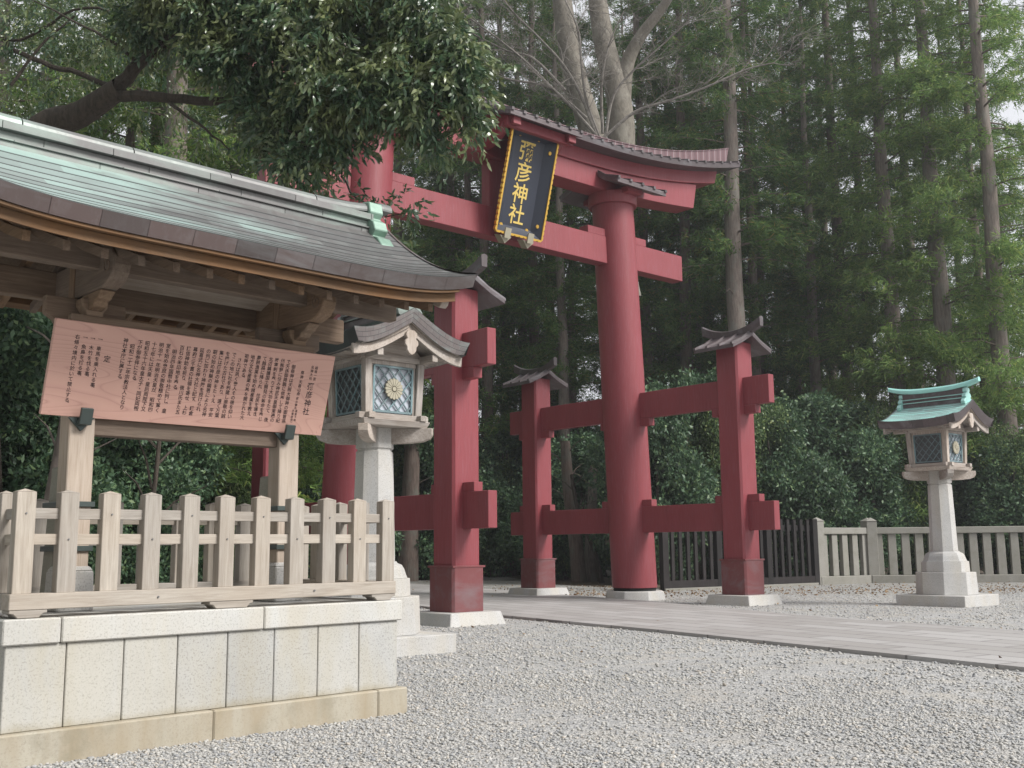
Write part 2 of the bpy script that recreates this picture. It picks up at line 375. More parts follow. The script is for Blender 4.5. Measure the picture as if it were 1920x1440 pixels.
def np_mesh(name, V, quads, mat, parent=None, smooth=False):
    """V (n,3) array, quads (m,k) array"""
    V = np.asarray(V, np.float32); Q = np.asarray(quads, np.int32)
    me = bpy.data.meshes.new(name); k = Q.shape[1]
    me.vertices.add(len(V)); me.vertices.foreach_set('co', V.ravel())
    me.loops.add(Q.size); me.loops.foreach_set('vertex_index', Q.ravel())
    me.polygons.add(len(Q)); me.polygons.foreach_set('loop_start', np.arange(len(Q), dtype=np.int32) * k)
    me.polygons.foreach_set('loop_total', np.full(len(Q), k, np.int32))
    me.update(calc_edges=True); me.materials.append(mat)
    if smooth: me.shade_smooth()
    o = bpy.data.objects.new(name, me); COL.objects.link(o)
    if parent: o.parent = parent
    return o

def tag(o, label=None, cat=None, group=None, kind=None):
    if label: o['label'] = label
    if cat: o['category'] = cat
    if group: o['group'] = group
    if kind: o['kind'] = kind
    return o
def thing(name, label, cat, loc=(0, 0, 0), rz=0, group=None):
    o = bpy.data.objects.new(name, None); COL.objects.link(o); o.empty_display_size = .3
    o.location = loc; o.rotation_euler = (0, 0, rz)
    return tag(o, label, cat, group)
def copy_tree(o, parent=None):
    c = o.copy(); COL.objects.link(c); c.parent = parent
    for ch in list(o.children): copy_tree(ch, c)
    return c

# ------------------------------------------------------------------ ground
TH = 0.7211
TU = Vector((math.cos(TH), math.sin(TH), 0)); TV = Vector((math.sin(TH), -math.cos(TH), 0))
TO = Vector((3.32, 30.8753, 0))                # foot of the far right pillar
def TW(X, Y, Z=0): return TO + TU * X + TV * Y + Vector((0, 0, Z))

g = MB(); n = 60
g.grid([[(-150 + 5 * i, -40 + 5 * j, 0) for i in range(n + 1)] for j in range(n + 1)])
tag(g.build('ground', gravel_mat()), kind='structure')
# path, raised a few centimetres
near = [(2.0, -34), (-3.2, -14), (-6.18, -2.25), (-7.50, 3.06), (-8.37, 8.36), (-9.06, 11.45), (-9.85, 15.2), (-11.4, 24), (-12.6, 31)]
far = [(8.0, -32), (3.2, -14), (1.35, -6.5), (-1.28, 2.22), (-3.41, 7.85), (-4.5, 12.84), (-5.9, 18), (-6.9, 24), (-8.1, 31)]
pm = MB()
prof = [0, .075, .075, 0]
rows = []
for (x0, y0), (x1, y1) in zip(near, far):
    a, b = TW(x0, y0), TW(x1, y1)
    rows.append([(a.x, a.y, -.02), (a.x, a.y, .055), (b.x, b.y, .055), (b.x, b.y, -.02)])
pob = bpy.data.objects.new('tmp', None)
pm.grid(rows)
po = pm.build('stone_path', path_mat()); tag(po, kind='structure')
# rotate texture space along the path: bake the rotation into the object
ang = math.atan2((TW(-9.85, 15.2) - TW(-6.18, -2.25)).y, (TW(-9.85, 15.2) - TW(-6.18, -2.25)).x)
po.data.transform(Matrix.Rotation(-ang, 4, 'Z')); po.rotation_euler = (0, 0, ang)

# pebbles of the near ground
rng = np.random.default_rng(3)
def pebbles(n, dmin, dmax, smin, smax, name, pw=1.0):
    ph = (1 + 5 ** .5) / 2
    ico = np.array([(-1, ph, 0), (1, ph, 0), (-1, -ph, 0), (1, -ph, 0), (0, -1, ph), (0, 1, ph), (0, -1, -ph), (0, 1, -ph), (ph, 0, -1), (ph, 0, 1), (-ph, 0, -1), (-ph, 0, 1)]) / 1.9
    fc = np.array([(0, 11, 5), (0, 5, 1), (0, 1, 7), (0, 7, 10), (0, 10, 11), (1, 5, 9), (5, 11, 4), (11, 10, 2), (10, 7, 6), (7, 1, 8), (3, 9, 4), (3, 4, 2), (3, 2, 6), (3, 6, 8), (3, 8, 9), (4, 9, 5), (2, 4, 11), (6, 2, 10), (8, 6, 7), (9, 8, 1)])
    D = dmin * (dmax / dmin) ** (rng.random(n) ** pw)
    th = (rng.random(n) - .5) * 2 * .56
    x, y = D * np.sin(th), D * np.cos(th)
    # keep off the path
    d = np.stack([x - TO.x, y - TO.y], 1); X = d @ np.array([TU.x, TU.y]); Y = d @ np.array([TV.x, TV.y])
    xn = np.interp(Y, [q[1] for q in near], [q[0] for q in near]); xf = np.interp(Y, [q[1] for q in far], [q[0] for q in far])
    keep = (X < xn - .02) | (X > xf + .02)
    clump = np.sin(x * 1.3 + 2 * np.sin(y * .7)) * np.sin(y * 1.1 + 1.7 * np.sin(x * .9)) * 1.3 + rng.random(n) * 1.5 > .35
    keep &= clump | (rng.random(n) < .25) | (x < -.3)
    x, y, D = x[keep], y[keep], D[keep]; n = len(x)
    s = smin + (smax - smin) * rng.random(n) ** 2.2
    sc = np.stack([s * rng.uniform(.8, 1.3, n), s * rng.uniform(.6, 1, n), s * rng.uniform(.35, .65, n)], 1)
    a = rng.random(n) * 6.283; t = rng.normal(0, .25, n)
    P = ico[None] * sc[:, None] * (1 + rng.normal(0, .1, (n, 12, 1)))
    P[..., 2] += P[..., 0] * np.tan(t)[:, None]
    ca, sa = np.cos(a)[:, None], np.sin(a)[:, None]
    X2 = P[..., 0] * ca - P[..., 1] * sa + x[:, None]; Y2 = P[..., 0] * sa + P[..., 1] * ca + y[:, None]
    Z2 = P[..., 2] + (sc[:, 2] * .55)[:, None]
    V = np.stack([X2, Y2, Z2], -1).reshape(-1, 3)
    Q = (fc[None] + (np.arange(n) * 12)[:, None, None]).reshape(-1, 3)
    return V, Q
V1, Q1 = pebbles(120000, 5.5, 13, .005, .021, 'a', .8)
V2, Q2 = pebbles(80000, 12, 42, .011, .03, 'b', .8)
tag(np_mesh('loose_gravel', np.concatenate([V1, V2]), np.concatenate([Q1, Q2 + len(V1)]), pebble_mat()), 'loose grey and beige pebbles spread over the forecourt', 'gravel', kind='stuff')

# forest floor beyond the forecourt
ff = MB()
pts = [(-40, 20), (-10, 24), (-7.5, 33), (-7, 62), (-1, 60), (1.2, 45), (3.2, 40.5), (5.5, 38.2), (11.4, 42.2), (14, 43), (30, 41), (60, 40), (120, 40), (120, 240), (-120, 240), (-120, 20)]
ff.add([(x, y, .006) for x, y in pts], [tuple(range(len(pts)))])
tag(ff.build('forest_floor', soil_mat()), kind='structure')

# ------------------------------------------------------------------ torii
TZ = math.atan2(TU.y, TU.x)
torii = thing('shrine_gate', 'tall vermilion four-legged shrine gate with curved roofed top beam across the path', 'torii gate', TO, TZ)
fl = lambda x, y, z: (x, -y, z)
W_, d_, hw, hc, zs, zc = 9.364, 3.884, .345, .402, .251, 1.139
def tmb(): return MB(fl)
XC = -W_ / 2
for s in (0, 1):
    xb, xt = (.16, -.38) if s == 0 else (-W_ - .16, -W_ + .38)
    q = tmb(); N_ = 48
    q.loft([[(xb + (xt - xb) * (z - .3) / 11.2 + r * math.cos(2 * math.pi * k / N_), r * math.sin(2 * math.pi * k / N_), z) for k in range(N_)] for z, r in ((.34, .64), (3, .635), (6, .63), (9, .62), (11.55, .61))])
    pil = q.build('pillar', RED, torii, smooth=True); pil.data.shade_smooth()
    md = pil.modifiers.new('e', 'EDGE_SPLIT')
    q = tmb(); q.loft([[(xb + r * math.cos(2 * math.pi * k / N_), r * math.sin(2 * math.pi * k / N_), z) for k in range(N_)] for z, r in ((.25, .6), (.36, .6))])
    q.build('foot_ring', BLACK, torii)
    q = tmb(); q.loft([[(xt + r * math.cos(2 * math.pi * k / N_), r * math.sin(2 * math.pi * k / N_), z) for k in range(N_)] for z, r in ((11.42, .7), (11.46, .72), (11.76, .72))])
    o = q.build('collar', RED, torii, smooth=True); o.modifiers.new('e', 'EDGE_SPLIT')
    q = tmb(); q.ngon(xb, 0, [(.9, -.05), (.9, .02), (.86, .22), (.84, .25)], 8)
    q.build('stone_base', GRAN, torii, .015)
    # small pent roofs either side of the capital
    for sy in (1, -1):
        rf = tmb(); xa, xz = xt - 1.02, xt + 1.06
        pr = [(.4, 12.2), (.7, 12.0), (1.18, 11.84)]
        rf.prism([(sy * a, b) for a, b in pr] + [(sy * a, b - .14) for a, b in pr[::-1]], 0, xa, xz)
        ro = rf.build('capital_roof', CU_BROWN, torii, .01)
        rb = tmb()
        for k in range(5):
            x = xa + .04 + k * (xz - xa - .08) / 4
            rb.loft([[(x - .05, sy * a, b - .02), (x - .035, sy * a, b + .06), (x + .035, sy * a, b + .06), (x + .05, sy * a, b - .02)] for a, b in pr + [(1.22, 11.83)]])
        rb.build('roof_rib', CU_BROWN, ro)
        uu = tmb(); uu.box(xt - .3, xt + .3, *sorted((sy * .4, sy * .92)), 11.66, 11.84); uu.build('roof_bracket', RED, torii, .01)

def curve_beam(q, half, yh, zb, zt, n=40, flare=0.):
    rings = []
    for i in range(n + 1):
        x = -half + 2 * half * i / n; ax = abs(x); e = flare * (ax / half) * (1 if x > 0 else -1)
        b, t = zb(ax), zt(ax); y = yh + .0 * ax
        k = 0
        rings.append([(XC + x, -y, b), (XC + x, y, b), (XC + x + (flare if i == n else -flare if i == 0 else 0), y, t), (XC + x + (flare if i == n else -flare if i == 0 else 0), -y, t)])
    q.loft(rings)
cv = lambda x, x0=2., p=2.2, L=6.7: (max(0, x - x0) / L) ** p
q = tmb(); curve_beam(q, 7.66, .35, lambda x: 11.74 + .42 * cv(x), lambda x: 12.34 + .73 * cv(x), flare=.18); q.build('lower_lintel', RED, torii, .012)
q = tmb(); curve_beam(q, 8.7, .42, lambda x: 12.341 + .73 * cv(x), lambda x: 12.95 + .86 * cv(x), flare=.25); q.build('upper_lintel', RED, torii, .012)
# roof of the top beam
eave = lambda x: 12.74 + .9 * (max(0, x - 2) / 7.4) ** 2.3
ridb = lambda x: 13.22 + .9 * (max(0, x - 2) / 7.9) ** 2.4
ridt = lambda x: 13.44 + 1.28 * (max(0, x - 2) / 7.9) ** 2.4
q = tmb(); rings = []
for i in range(61):
    x = -9.42 + 18.84 * i / 60; ax = abs(x); e, rb_ = eave(ax), ridb(ax)
    rings.append([(XC + x, -.9, e), (XC + x, -.92, e + .15), (XC + x, -.45, (e + .15) * .55 + rb_ * .45), (XC + x, -.08, rb_), (XC + x, .08, rb_), (XC + x, .45, (e + .15) * .55 + rb_ * .45), (XC + x, .92, e + .15), (XC + x, .9, e), (XC + x, 0, e + .02)])
q.loft(rings); troof = q.build('gate_roof', CU_BROWN, torii)
q = tmb()
for i in range(45):
    x = -9.3 + 18.6 * i / 44; ax = abs(x); e, rb_ = eave(ax) + .15, ridb(ax)
    for sy in (-1, 1):
        q.loft([[(XC + x - .05, sy * a, b - .02), (XC + x - .032, sy * a, b + .055), (XC + x + .032, sy * a, b + .055), (XC + x + .05, sy * a, b - .02)] for a, b in ((.1, rb_), (.45, e * .55 + rb_ * .45), (.95, e))])
q.build('roof_rib', CU_BROWN, troof)
q = tmb(); rings = []
for i in range(61):
    x = -9.75 + 19.5 * i / 60; ax = abs(x); b, t = ridb(ax) - .03, ridt(ax)
    fx = .18 * (x / 9.75) ** 9
    rings.append([(XC + x, -.1, b), (XC + x, .1, b), (XC + x + fx, .1, t - .03), (XC + x + fx, .12, t - .03), (XC + x + fx, .12, t), (XC + x + fx, -.12, t), (XC + x + fx, -.12, t - .03), (XC + x + fx, -.1, t - .03)])
q.loft(rings)
rm = N('ribbed_ridge_copper'); wv = rm.n('ShaderNodeTexWave', wave_type='BANDS', bands_direction='X'); wv.inputs['Scale'].default_value = 1.05; wv.inputs['Distortion'].default_value = .3
rm.l(rm.map(), wv.inputs['Vector']); rm.col(rm.ramp(wv.outputs['Fac'], [(0, (.25, .21, .22)), (.06, (.15, .075, .083)), (1, (.11, .06, .066))])); rm.rough(.4); rm.bump(wv.outputs['Fac'], .5, .03)
q.build('roof_ridge', rm.m, torii)
# tie beam with wedges, strut
q = tmb(); q.box(-W_ - 2.5, 2.5, -.2, .2, 9.61, 10.41); q.build('tie_beam', RED, torii, .012)
for xa, xz in ((-1.62, .86), (-W_ - .86, -W_ + 1.62)):
    q = tmb(); q.box(xa, xz, -.18, .18, 10.412, 10.64); q.build('wedge', RED, torii, .01)
q = tmb(); q.box(XC - .62, XC + .62, -.16, .16, 10.412, 11.75); q.build('strut', RED, torii, .01)
# support posts, their sheaths, roofs, bases
for X0 in (0, -W_):
    for sy in (1, -1):
        cy = sy * d_
        q = tmb(); c = .05; h = hw
        q.prism([(X0 - h + c, cy - h), (X0 + h - c, cy - h), (X0 + h, cy - h + c), (X0 + h, cy + h - c), (X0 + h - c, cy + h), (X0 - h + c, cy + h), (X0 - h, cy + h - c), (X0 - h, cy - h + c)], 2, .26, 6.78)
        post = q.build('support_post', RED, torii)
        q = tmb(); h = hc
        q.prism([(X0 - h + c, cy - h), (X0 + h - c, cy - h), (X0 + h, cy - h + c), (X0 + h, cy + h - c), (X0 + h - c, cy + h), (X0 - h + c, cy + h), (X0 - h, cy + h - c), (X0 - h, cy - h + c)], 2, zs, zc)
        q.frus(X0, cy, hc + .012, hc + .012, zc - .03, hc + .012, hc + .012, zc + .012)
        q.build('copper_sheath', DRED, post, .006)
        q = tmb(); q.frus(X0, cy, .72, .72, -.05, .63, .63, zs); q.build('stone_base', GRAN, torii, .015)
        rf = tmb(); ya, yz = cy - .68, cy + .62
        for sx in (-1, 1):
            pr = [(0, 7.02), (.4, 6.8), (.82, 6.62)]
            rf.prism([(X0 + sx * a, b) for a, b in pr] + [(X0 + sx * a, b - .1) for a, b in pr[::-1]], 1, ya, yz)
        ro = rf.build('post_roof', CU_BROWN, post, .008)
        rb = tmb()
        for sx in (-1, 1):
            for k in range(4):
                y = ya + .05 + k * (yz - ya - .1) / 3
                rb.loft([[(X0 + sx * a, y - .04, b - .02), (X0 + sx * a, y - .028, b + .045), (X0 + sx * a, y + .028, b + .045), (X0 + sx * a, y + .04, b - .02)] for a, b in ((.04, 7.01), (.4, 6.8), (.85, 6.615))])
        rings = []
        for i in range(13):
            t = -1 + i / 6; y = cy - .02 + t * .95; up_ = .2 * abs(t) ** 2.2
            rings.append([(X0 - .07, y, 6.93 + up_), (X0 + .07, y, 6.93 + up_), (X0 + .08, y, 7.12 + up_ * 1.25), (X0, y, 7.15 + up_ * 1.25), (X0 - .08, y, 7.12 + up_ * 1.25)])
        rb.loft(rings); rb.build('post_roof_ridge', CU_BROWN, post)
for X0 in (0, -W_):
    for z0, z1, low in ((1.874, 2.602, True), (5.099, 5.831, False)):
        q = tmb(); q.box(X0 - .115, X0 + .115, -5.025, 5.025, z0, z1); bm_ = q.build('cross_beam', RED, torii, .01)
        wz = (z1 + .001, z1 + .19) if low else (z0 - .22, z0 - .001)
        for cy, r0 in ((d_, hw), (-d_, hw), (0, .6)):
            for sy in (-1, 1):
                q = tmb(); a, b = sorted((cy + sy * (r0 - .05), cy + sy * (r0 + .36))); q.box(X0 - .113, X0 + .113, a, b, *wz); q.build('wedge', RED, bm_, .008)
# roof over the name plaque
rf = tmb(); pr = [(.4, 13.02), (1.0, 12.72), (1.82, 12.42)]
rf.prism(pr + [(a, b - .14) for a, b in pr[::-1]], 0, XC - 1.3, XC + 1.26); ro = rf.build('plaque_roof', CU_BROWN, torii, .01)
rb = tmb()
for k in range(7):
    x = XC - 1.24 + k * 2.44 / 6
    rb.loft([[(x - .05, a, b - .02), (x - .035, a, b + .06), (x + .035, a, b + .06), (x + .05, a, b - .02)] for a, b in pr + [(1.86, 12.41)]])
rb.build('roof_rib', CU_BROWN, ro)
for sx in (-1, 1):
    x = XC + sx * .98
    q = tmb(); q.prism([(.34, 11.85), (.5, 11.83), (.85, 11.9), (1.15, 12.08), (1.28, 12.3), (1.6, 12.3), (1.6, 12.12), (1.72, 12.12), (1.72, 12.4), (.34, 12.75)], 0, x - .13, x + .13)
    q.build('roof_arm', RED, torii, .01)
q = tmb(); q.box(XC - 1.18, XC + 1.14, 1.42, 1.56, 12.1, 12.36); q.build('eave_beam', RED, torii, .01)

# glyph factory -------------------------------------------------------
_gc = {}
def glyph(ch, off=0.0):
    if (ch, off) in _gc: return _gc[(ch, off)]
    cu = bpy.data.curves.new('t', 'FONT'); cu.body = ch; cu.size = 1; cu.offset = off; cu.resolution_u = 3
    ob = bpy.data.objects.new('t', cu); COL.objects.link(ob)
    dg = bpy.context.evaluated_depsgraph_get(); ev = ob.evaluated_get(dg); me = ev.to_mesh()
    vs = [(v.co.x, v.co.y) for v in me.vertices]; fs = [tuple(p.vertices) for p in me.polygons]
    ev.to_mesh_clear(); bpy.data.objects.remove(ob); bpy.data.curves.remove(cu)
    # Blender's em box: characters of the CJK face sit in about 0..1 wide, -0.12..0.88 high
    _gc[(ch, off)] = (vs, fs); return vs, fs
def bounds(ch, off):
    vs, _ = glyph(ch, off)
    return (min(v[0] for v in vs), max(v[0] for v in vs), min(v[1] for v in vs), max(v[1] for v in vs)) if vs else (0, 0, 0, 0)
_b = bounds('国', 0); EM_C = ((_b[0] + _b[1]) / 2, (_b[2] + _b[3]) / 2); EM_S = max(_b[1] - _b[0], _b[3] - _b[2]) / .9
def put(mb, ch, x, y, size, plane, off=.012):
    """one character centred at (x, y) on a plane function"""
    if ch in ' \u3000': return
    vs, fs = glyph(ch, off); s = size / EM_S; dx = dy = 0
    if ch in '、。': dx, dy = .62 * size, .62 * size
    rot = ch in '（）'
    out = []
    for a, b in vs:
        a, b = (a - EM_C[0]) * s, (b - EM_C[1]) * s
        if rot: a, b = b, -a
        out.append(plane(x + a + dx, y + b + dy))
    mb.add(out, fs)

# name plaque ---------------------------------------------------------
plq = thing('name_plaque', 'navy plaque with gold scalloped rim and four gold characters under the gate beam', 'plaque', TO, TZ)
A0, A1 = Vector((XC, .42, 9.68)), Vector((XC, 1.16, 12.33)); H_ = (A1 - A0).length
ey = (A1 - A0).normalized(); ez = Vector((0, ey.z, -ey.y))       # outward, facing down the path
def pp(x, y, z=0):
    p = A0 + ey * y + ez * z; return (XC + x, p.y, p.z)
q = tmb()
# central field flat, flanges flared forward on all four sides
hw0, fw = .54, .3
def pl_box(q, pts_front, th=.05):
    n = len(pts_front)
    q.loft([[pp(*p) for p in pts_front], [pp(p[0], p[1], p[2] - th) for p in pts_front]])
pl_box(q, [(-hw0, .22, 0), (hw0, .22, 0), (hw0, H_ - .2, 0), (-hw0, H_ - .2, 0)])
field = q.build('field', NAVY, plq)
q = tmb()
for sx in (-1, 1):
    pl_box(q, [(sx * hw0, .22, 0), (sx * .8, .0, .22), (sx * .8, H_, .22), (sx * hw0, H_ - .2, 0)], .04)
pl_box(q, [(-hw0, .22, 0), (hw0, .22, 0), (.8, 0, .22), (-.8, 0, .22)], .04)
pl_box(q, [(-hw0, H_ - .2, 0), (hw0, H_ - .2, 0), (.8, H_, .22), (-.8, H_, .22)], .04)
q.build('flared_frame', NAVY, plq)
q = tmb()
def rim(p0, p1, nb):
    p0, p1 = Vector(p0), Vector(p1); d = p1 - p0
    for i in range(nb):
        c = p0 + d * ((i + .5) / nb); r = d.length / nb * .5
        pts_ = []
        for k in range(7):
            t = -1 + k / 3; pts_.append((t, .35 + .65 * math.sqrt(max(0, 1 - t * t))))
        dn = d.normalized(); nx = Vector((dn.y, -dn.x, 0))
        if nx.dot(c - Vector((0, H_ / 2, 0))) < 0: nx = -nx
        ring = [c + dn * (t * r) + nx * (w_ * .042) for t, w_ in pts_] + [c + dn * r - nx * .02, c - dn * r - nx * .02]
        q.loft([[pp(v.x, v.y, .235) for v in ring], [pp(v.x, v.y, .15) for v in ring]])
rim((-.8, 0, 0), (-.8, H_, 0), 20); rim((.8, 0, 0), (.8, H_, 0), 20); rim((-.8, 0, 0), (.8, 0, 0), 10); rim((-.8, H_, 0), (.8, H_, 0), 10)
q.build('gold_rim', GOLD, plq)
q = tmb()
for i, ch in enumerate('彌彦神社'):
    put(q, ch, -.03, H_ - .53 - i * .56, .54, lambda a, b: pp(a, b, .012), .012)
q.build('lettering', GOLDP, plq)
for x in (-.42, .38):
    q = tmb(); 
    for a, b, z0, z1 in ((x - .1, x + .1, .23, .27),):
        q.loft([[pp(a, -.14, z0), pp(b, -.14, z0), pp(b, .13, z0), pp(a, .13, z0)], [pp(a, -.14, z1), pp(b, -.14, z1), pp(b, .13, z1), pp(a, .13, z1)]])
    q.loft([[pp(x - .2, -.08, -.05), pp(x, -.28, -.05), pp(x + .2, -.08, -.05)], [pp(x - .2, -.08, .2), pp(x, -.28, .2), pp(x + .2, -.08, .2)]])
    q.build('bracket', BRASS, plq)
q = tmb()
for x, y in ((-.36, H_ - .14), (.3, H_ - .14), (-.5, .2), (.4, .2), (.66, H_ - .42), (.66, .36)):
    z = 0.01 if abs(x) < .6 else .12
    q.loft([[pp(x + .06 * math.cos(k), y + .06 * math.sin(k), z) for k in (0, 1.05, 2.1, 3.14, 4.2, 5.2)], [pp(x + .05 * math.cos(k), y + .05 * math.sin(k), z + .02) for k in (0, 1.05, 2.1, 3.14, 4.2, 5.2)]])
q.build('rivet', GOLD, plq)

# ------------------------------------------------------------------ notice shelter
BO = Vector((-1.045, 10.212, 0)); PH = .804
BU = Vector((math.sin(PH), math.cos(PH), 0)); BZ = math.atan2(BU.y, BU.x)
UC, VC = -1.785, .85

# generic gable roof with concave slopes and upturned eaves
def gable_roof(prof, L0, L1, cc, rise, nc, thick, inset, par, mat_top, mat_f, mat_v, mat_u, nx=36, f=None, pw=3.2, lip=.1):
    """prof: (d, z) from eave (largest d) to ridge (0); ridge runs along local x from L0 to L1, centre line y = cc"""
    mid = (L0 + L1) / 2; hl = (L1 - L0) / 2
    ds = [p[0] for p in prof]; zs_ = [p[1] for p in prof]
    def zat(d): return float(np.interp(d, ds[::-1], zs_[::-1]))
    # smooth the profile with a quadratic fit
    cf = np.polyfit(ds, zs_, 3)
    def zq(d): return float(np.polyval(cf, d))
    dmax = ds[0]
    def lift(x, d): return rise * (abs(x - mid) / hl) ** pw * (.08 + .92 * d / dmax)
    xs = [L0 + (L1 - L0) * i / nx for i in range(nx + 1)]
    top = MB(f); 
    for sgn in (-1, 1):
        for c in range(nc):
            d0 = dmax * (1 - c / nc); d1 = dmax * (1 - (c + 1) / nc) - .01
            st = .006
            rows = []; uvs = []
            for d, e, vv in ((d0, 0, c), (d0, st, c), (max(d1, 0), .002, c + 1)):
                rows.append([(x, cc + sgn * d, zq(d) + lift(x, d) + e) for x in xs]); uvs.append([(.5, vv - (.02 if vv > c else 0)) for x in xs])
            stp = max(3, nx // 5); i0 = 0; i1 = 1 + (c * 3 + (2 if sgn > 0 else 0)) % stp
            while i0 < nx:
                i1 = min(i1, nx)
                top.grid([r_[i0:i1 + 1] for r_ in rows], [u_[i0:i1 + 1] for u_ in uvs]); i0, i1 = i1, i1 + stp
    t = top.build('roof_courses', mat_top, par)
    for sgn in (-1, 1):
        fa = MB(f)
        for i0 in range(0, nx, 3):
            X_ = [x + (.0022 if j == 0 else -.0022 if j == 3 else 0) for j, x in enumerate(xs[i0:i0 + 4])]
            fa.grid([[(x, cc + sgn * dmax, zq(dmax) + lift(x, dmax) - .001) for x in X_], [(x, cc + sgn * (dmax - inset), zq(dmax) + lift(x, dmax) - thick) for x in X_], [(x, cc + sgn * (dmax - inset - lip), zq(dmax) + lift(x, dmax) - thick) for x in X_]])
        fa.grid([[(x, cc + sgn * (dmax - .006), zq(dmax) + lift(x, dmax) - .004) for x in xs], [(x, cc + sgn * (dmax - inset - .006), zq(dmax) + lift(x, dmax) - thick) for x in xs]])
        fa.build('eave_fascia', mat_f, par)
    dd = [dmax * i / 16 for i in range(17)]
    for x, sx in ((L0, -1), (L1, 1)):
        for sgn in (-1, 1):
            ve = MB(f)
            a = [(x + sx * .012, cc + sgn * (d + .0), zq(d) + lift(x, d) + .012) for d in dd]
            b = [(x - sx * inset * .8, cc + sgn * d * (1 - inset / dmax), zq(d) + lift(x, d) - thick - .0) for d in dd]
            c_ = [(x - sx * (inset * .8 + .1), cc + sgn * d * (1 - inset / dmax), zq(d) + lift(x, d) - thick) for d in dd]
            e = [(x - sx * .03, cc + sgn * d, zq(d) + lift(x, d) + .014) for d in dd]
            arc = [0.]
            for i in range(16): arc.append(arc[-1] + math.dist(a[i], a[i + 1]))
            ve.grid([e, a, b, c_], [[(s_ / .13, 0) for s_ in arc], [(s_ / .13, 0.02) for s_ in arc], [(s_ / .13, 3) for s_ in arc], [(s_ / .13, 3.1) for s_ in arc]])
            ve.build('verge_fascia', mat_v, par)
    un = MB(f)
    xi0, xi1 = L0 + inset * .8 + .02, L1 - inset * .8 - .02
    xs2 = [xi0 + (xi1 - xi0) * i / nx for i in range(nx + 1)]
    for sgn in (-1, 1):
        un.grid([[(x, cc + sgn * max(0, d - inset - .02) , zq(d) + lift(x, d) - thick - .001) for x in xs2] for d in dd])
    un.build('soffit', mat_u, par)
    return zq, lift

shelter = thing('notice_shelter', 'timber notice shelter with curved copper gable roof over two posts', 'shelter', BO, BZ)
zq, lift = gable_roof([(1.43, 3.965), (1.0, 4.13), (.64, 4.335), (.285, 4.605), (0, 4.865)], -4.35, .43, VC, .15, 13, .115, .05, shelter, CU_TOP, CU_FASC, CU_FASC, W_BROWN[1], nx=39, pw=5, lip=.012)
# eave boards below the fascia
q = MB()
for sgn in (-1, 1):
    for d, zt, zb, w0 in ((1.365, 3.85, 3.822, .3), (1.30, 3.826, 3.74, .1)):
        n_ = 30; rings = []
        for i in range(n_ + 1):
            x = -4.2 + 4.47 * i / n_; l = .15 * (abs(x + 1.96) / 2.39) ** 5
            y1, y0 = VC + sgn * d, VC + sgn * (d - w0)
            rings.append([(x, y1, zb + l), (x, y1, zt + l), (x, y0, zt + l + .03), (x, y0, zb + l + .03)])
        q.loft(rings)
q.build('eave_board', W_EAVE, shelter, .004)
# rafters
for i in range(15):
    x = UC + (i - 7.5) * .29
    for sgn in (-1, 1):
        q = MB(); l = .12 * (abs(x + 1.96) / 2.39) ** 4
        ring = lambda d, z: [(x - .028, VC + sgn * d, z), (x + .028, VC + sgn * d, z), (x + .028, VC + sgn * d, z + .08), (x - .028, VC + sgn * d, z + .08)]
        q.loft([ring(1.13, 3.685 + l), ring(.75, 3.83 + l * .7), ring(.4, 4.0 + l * .3), ring(0, 4.3)])
        q.build('rafter', W_BROWN[1], shelter)
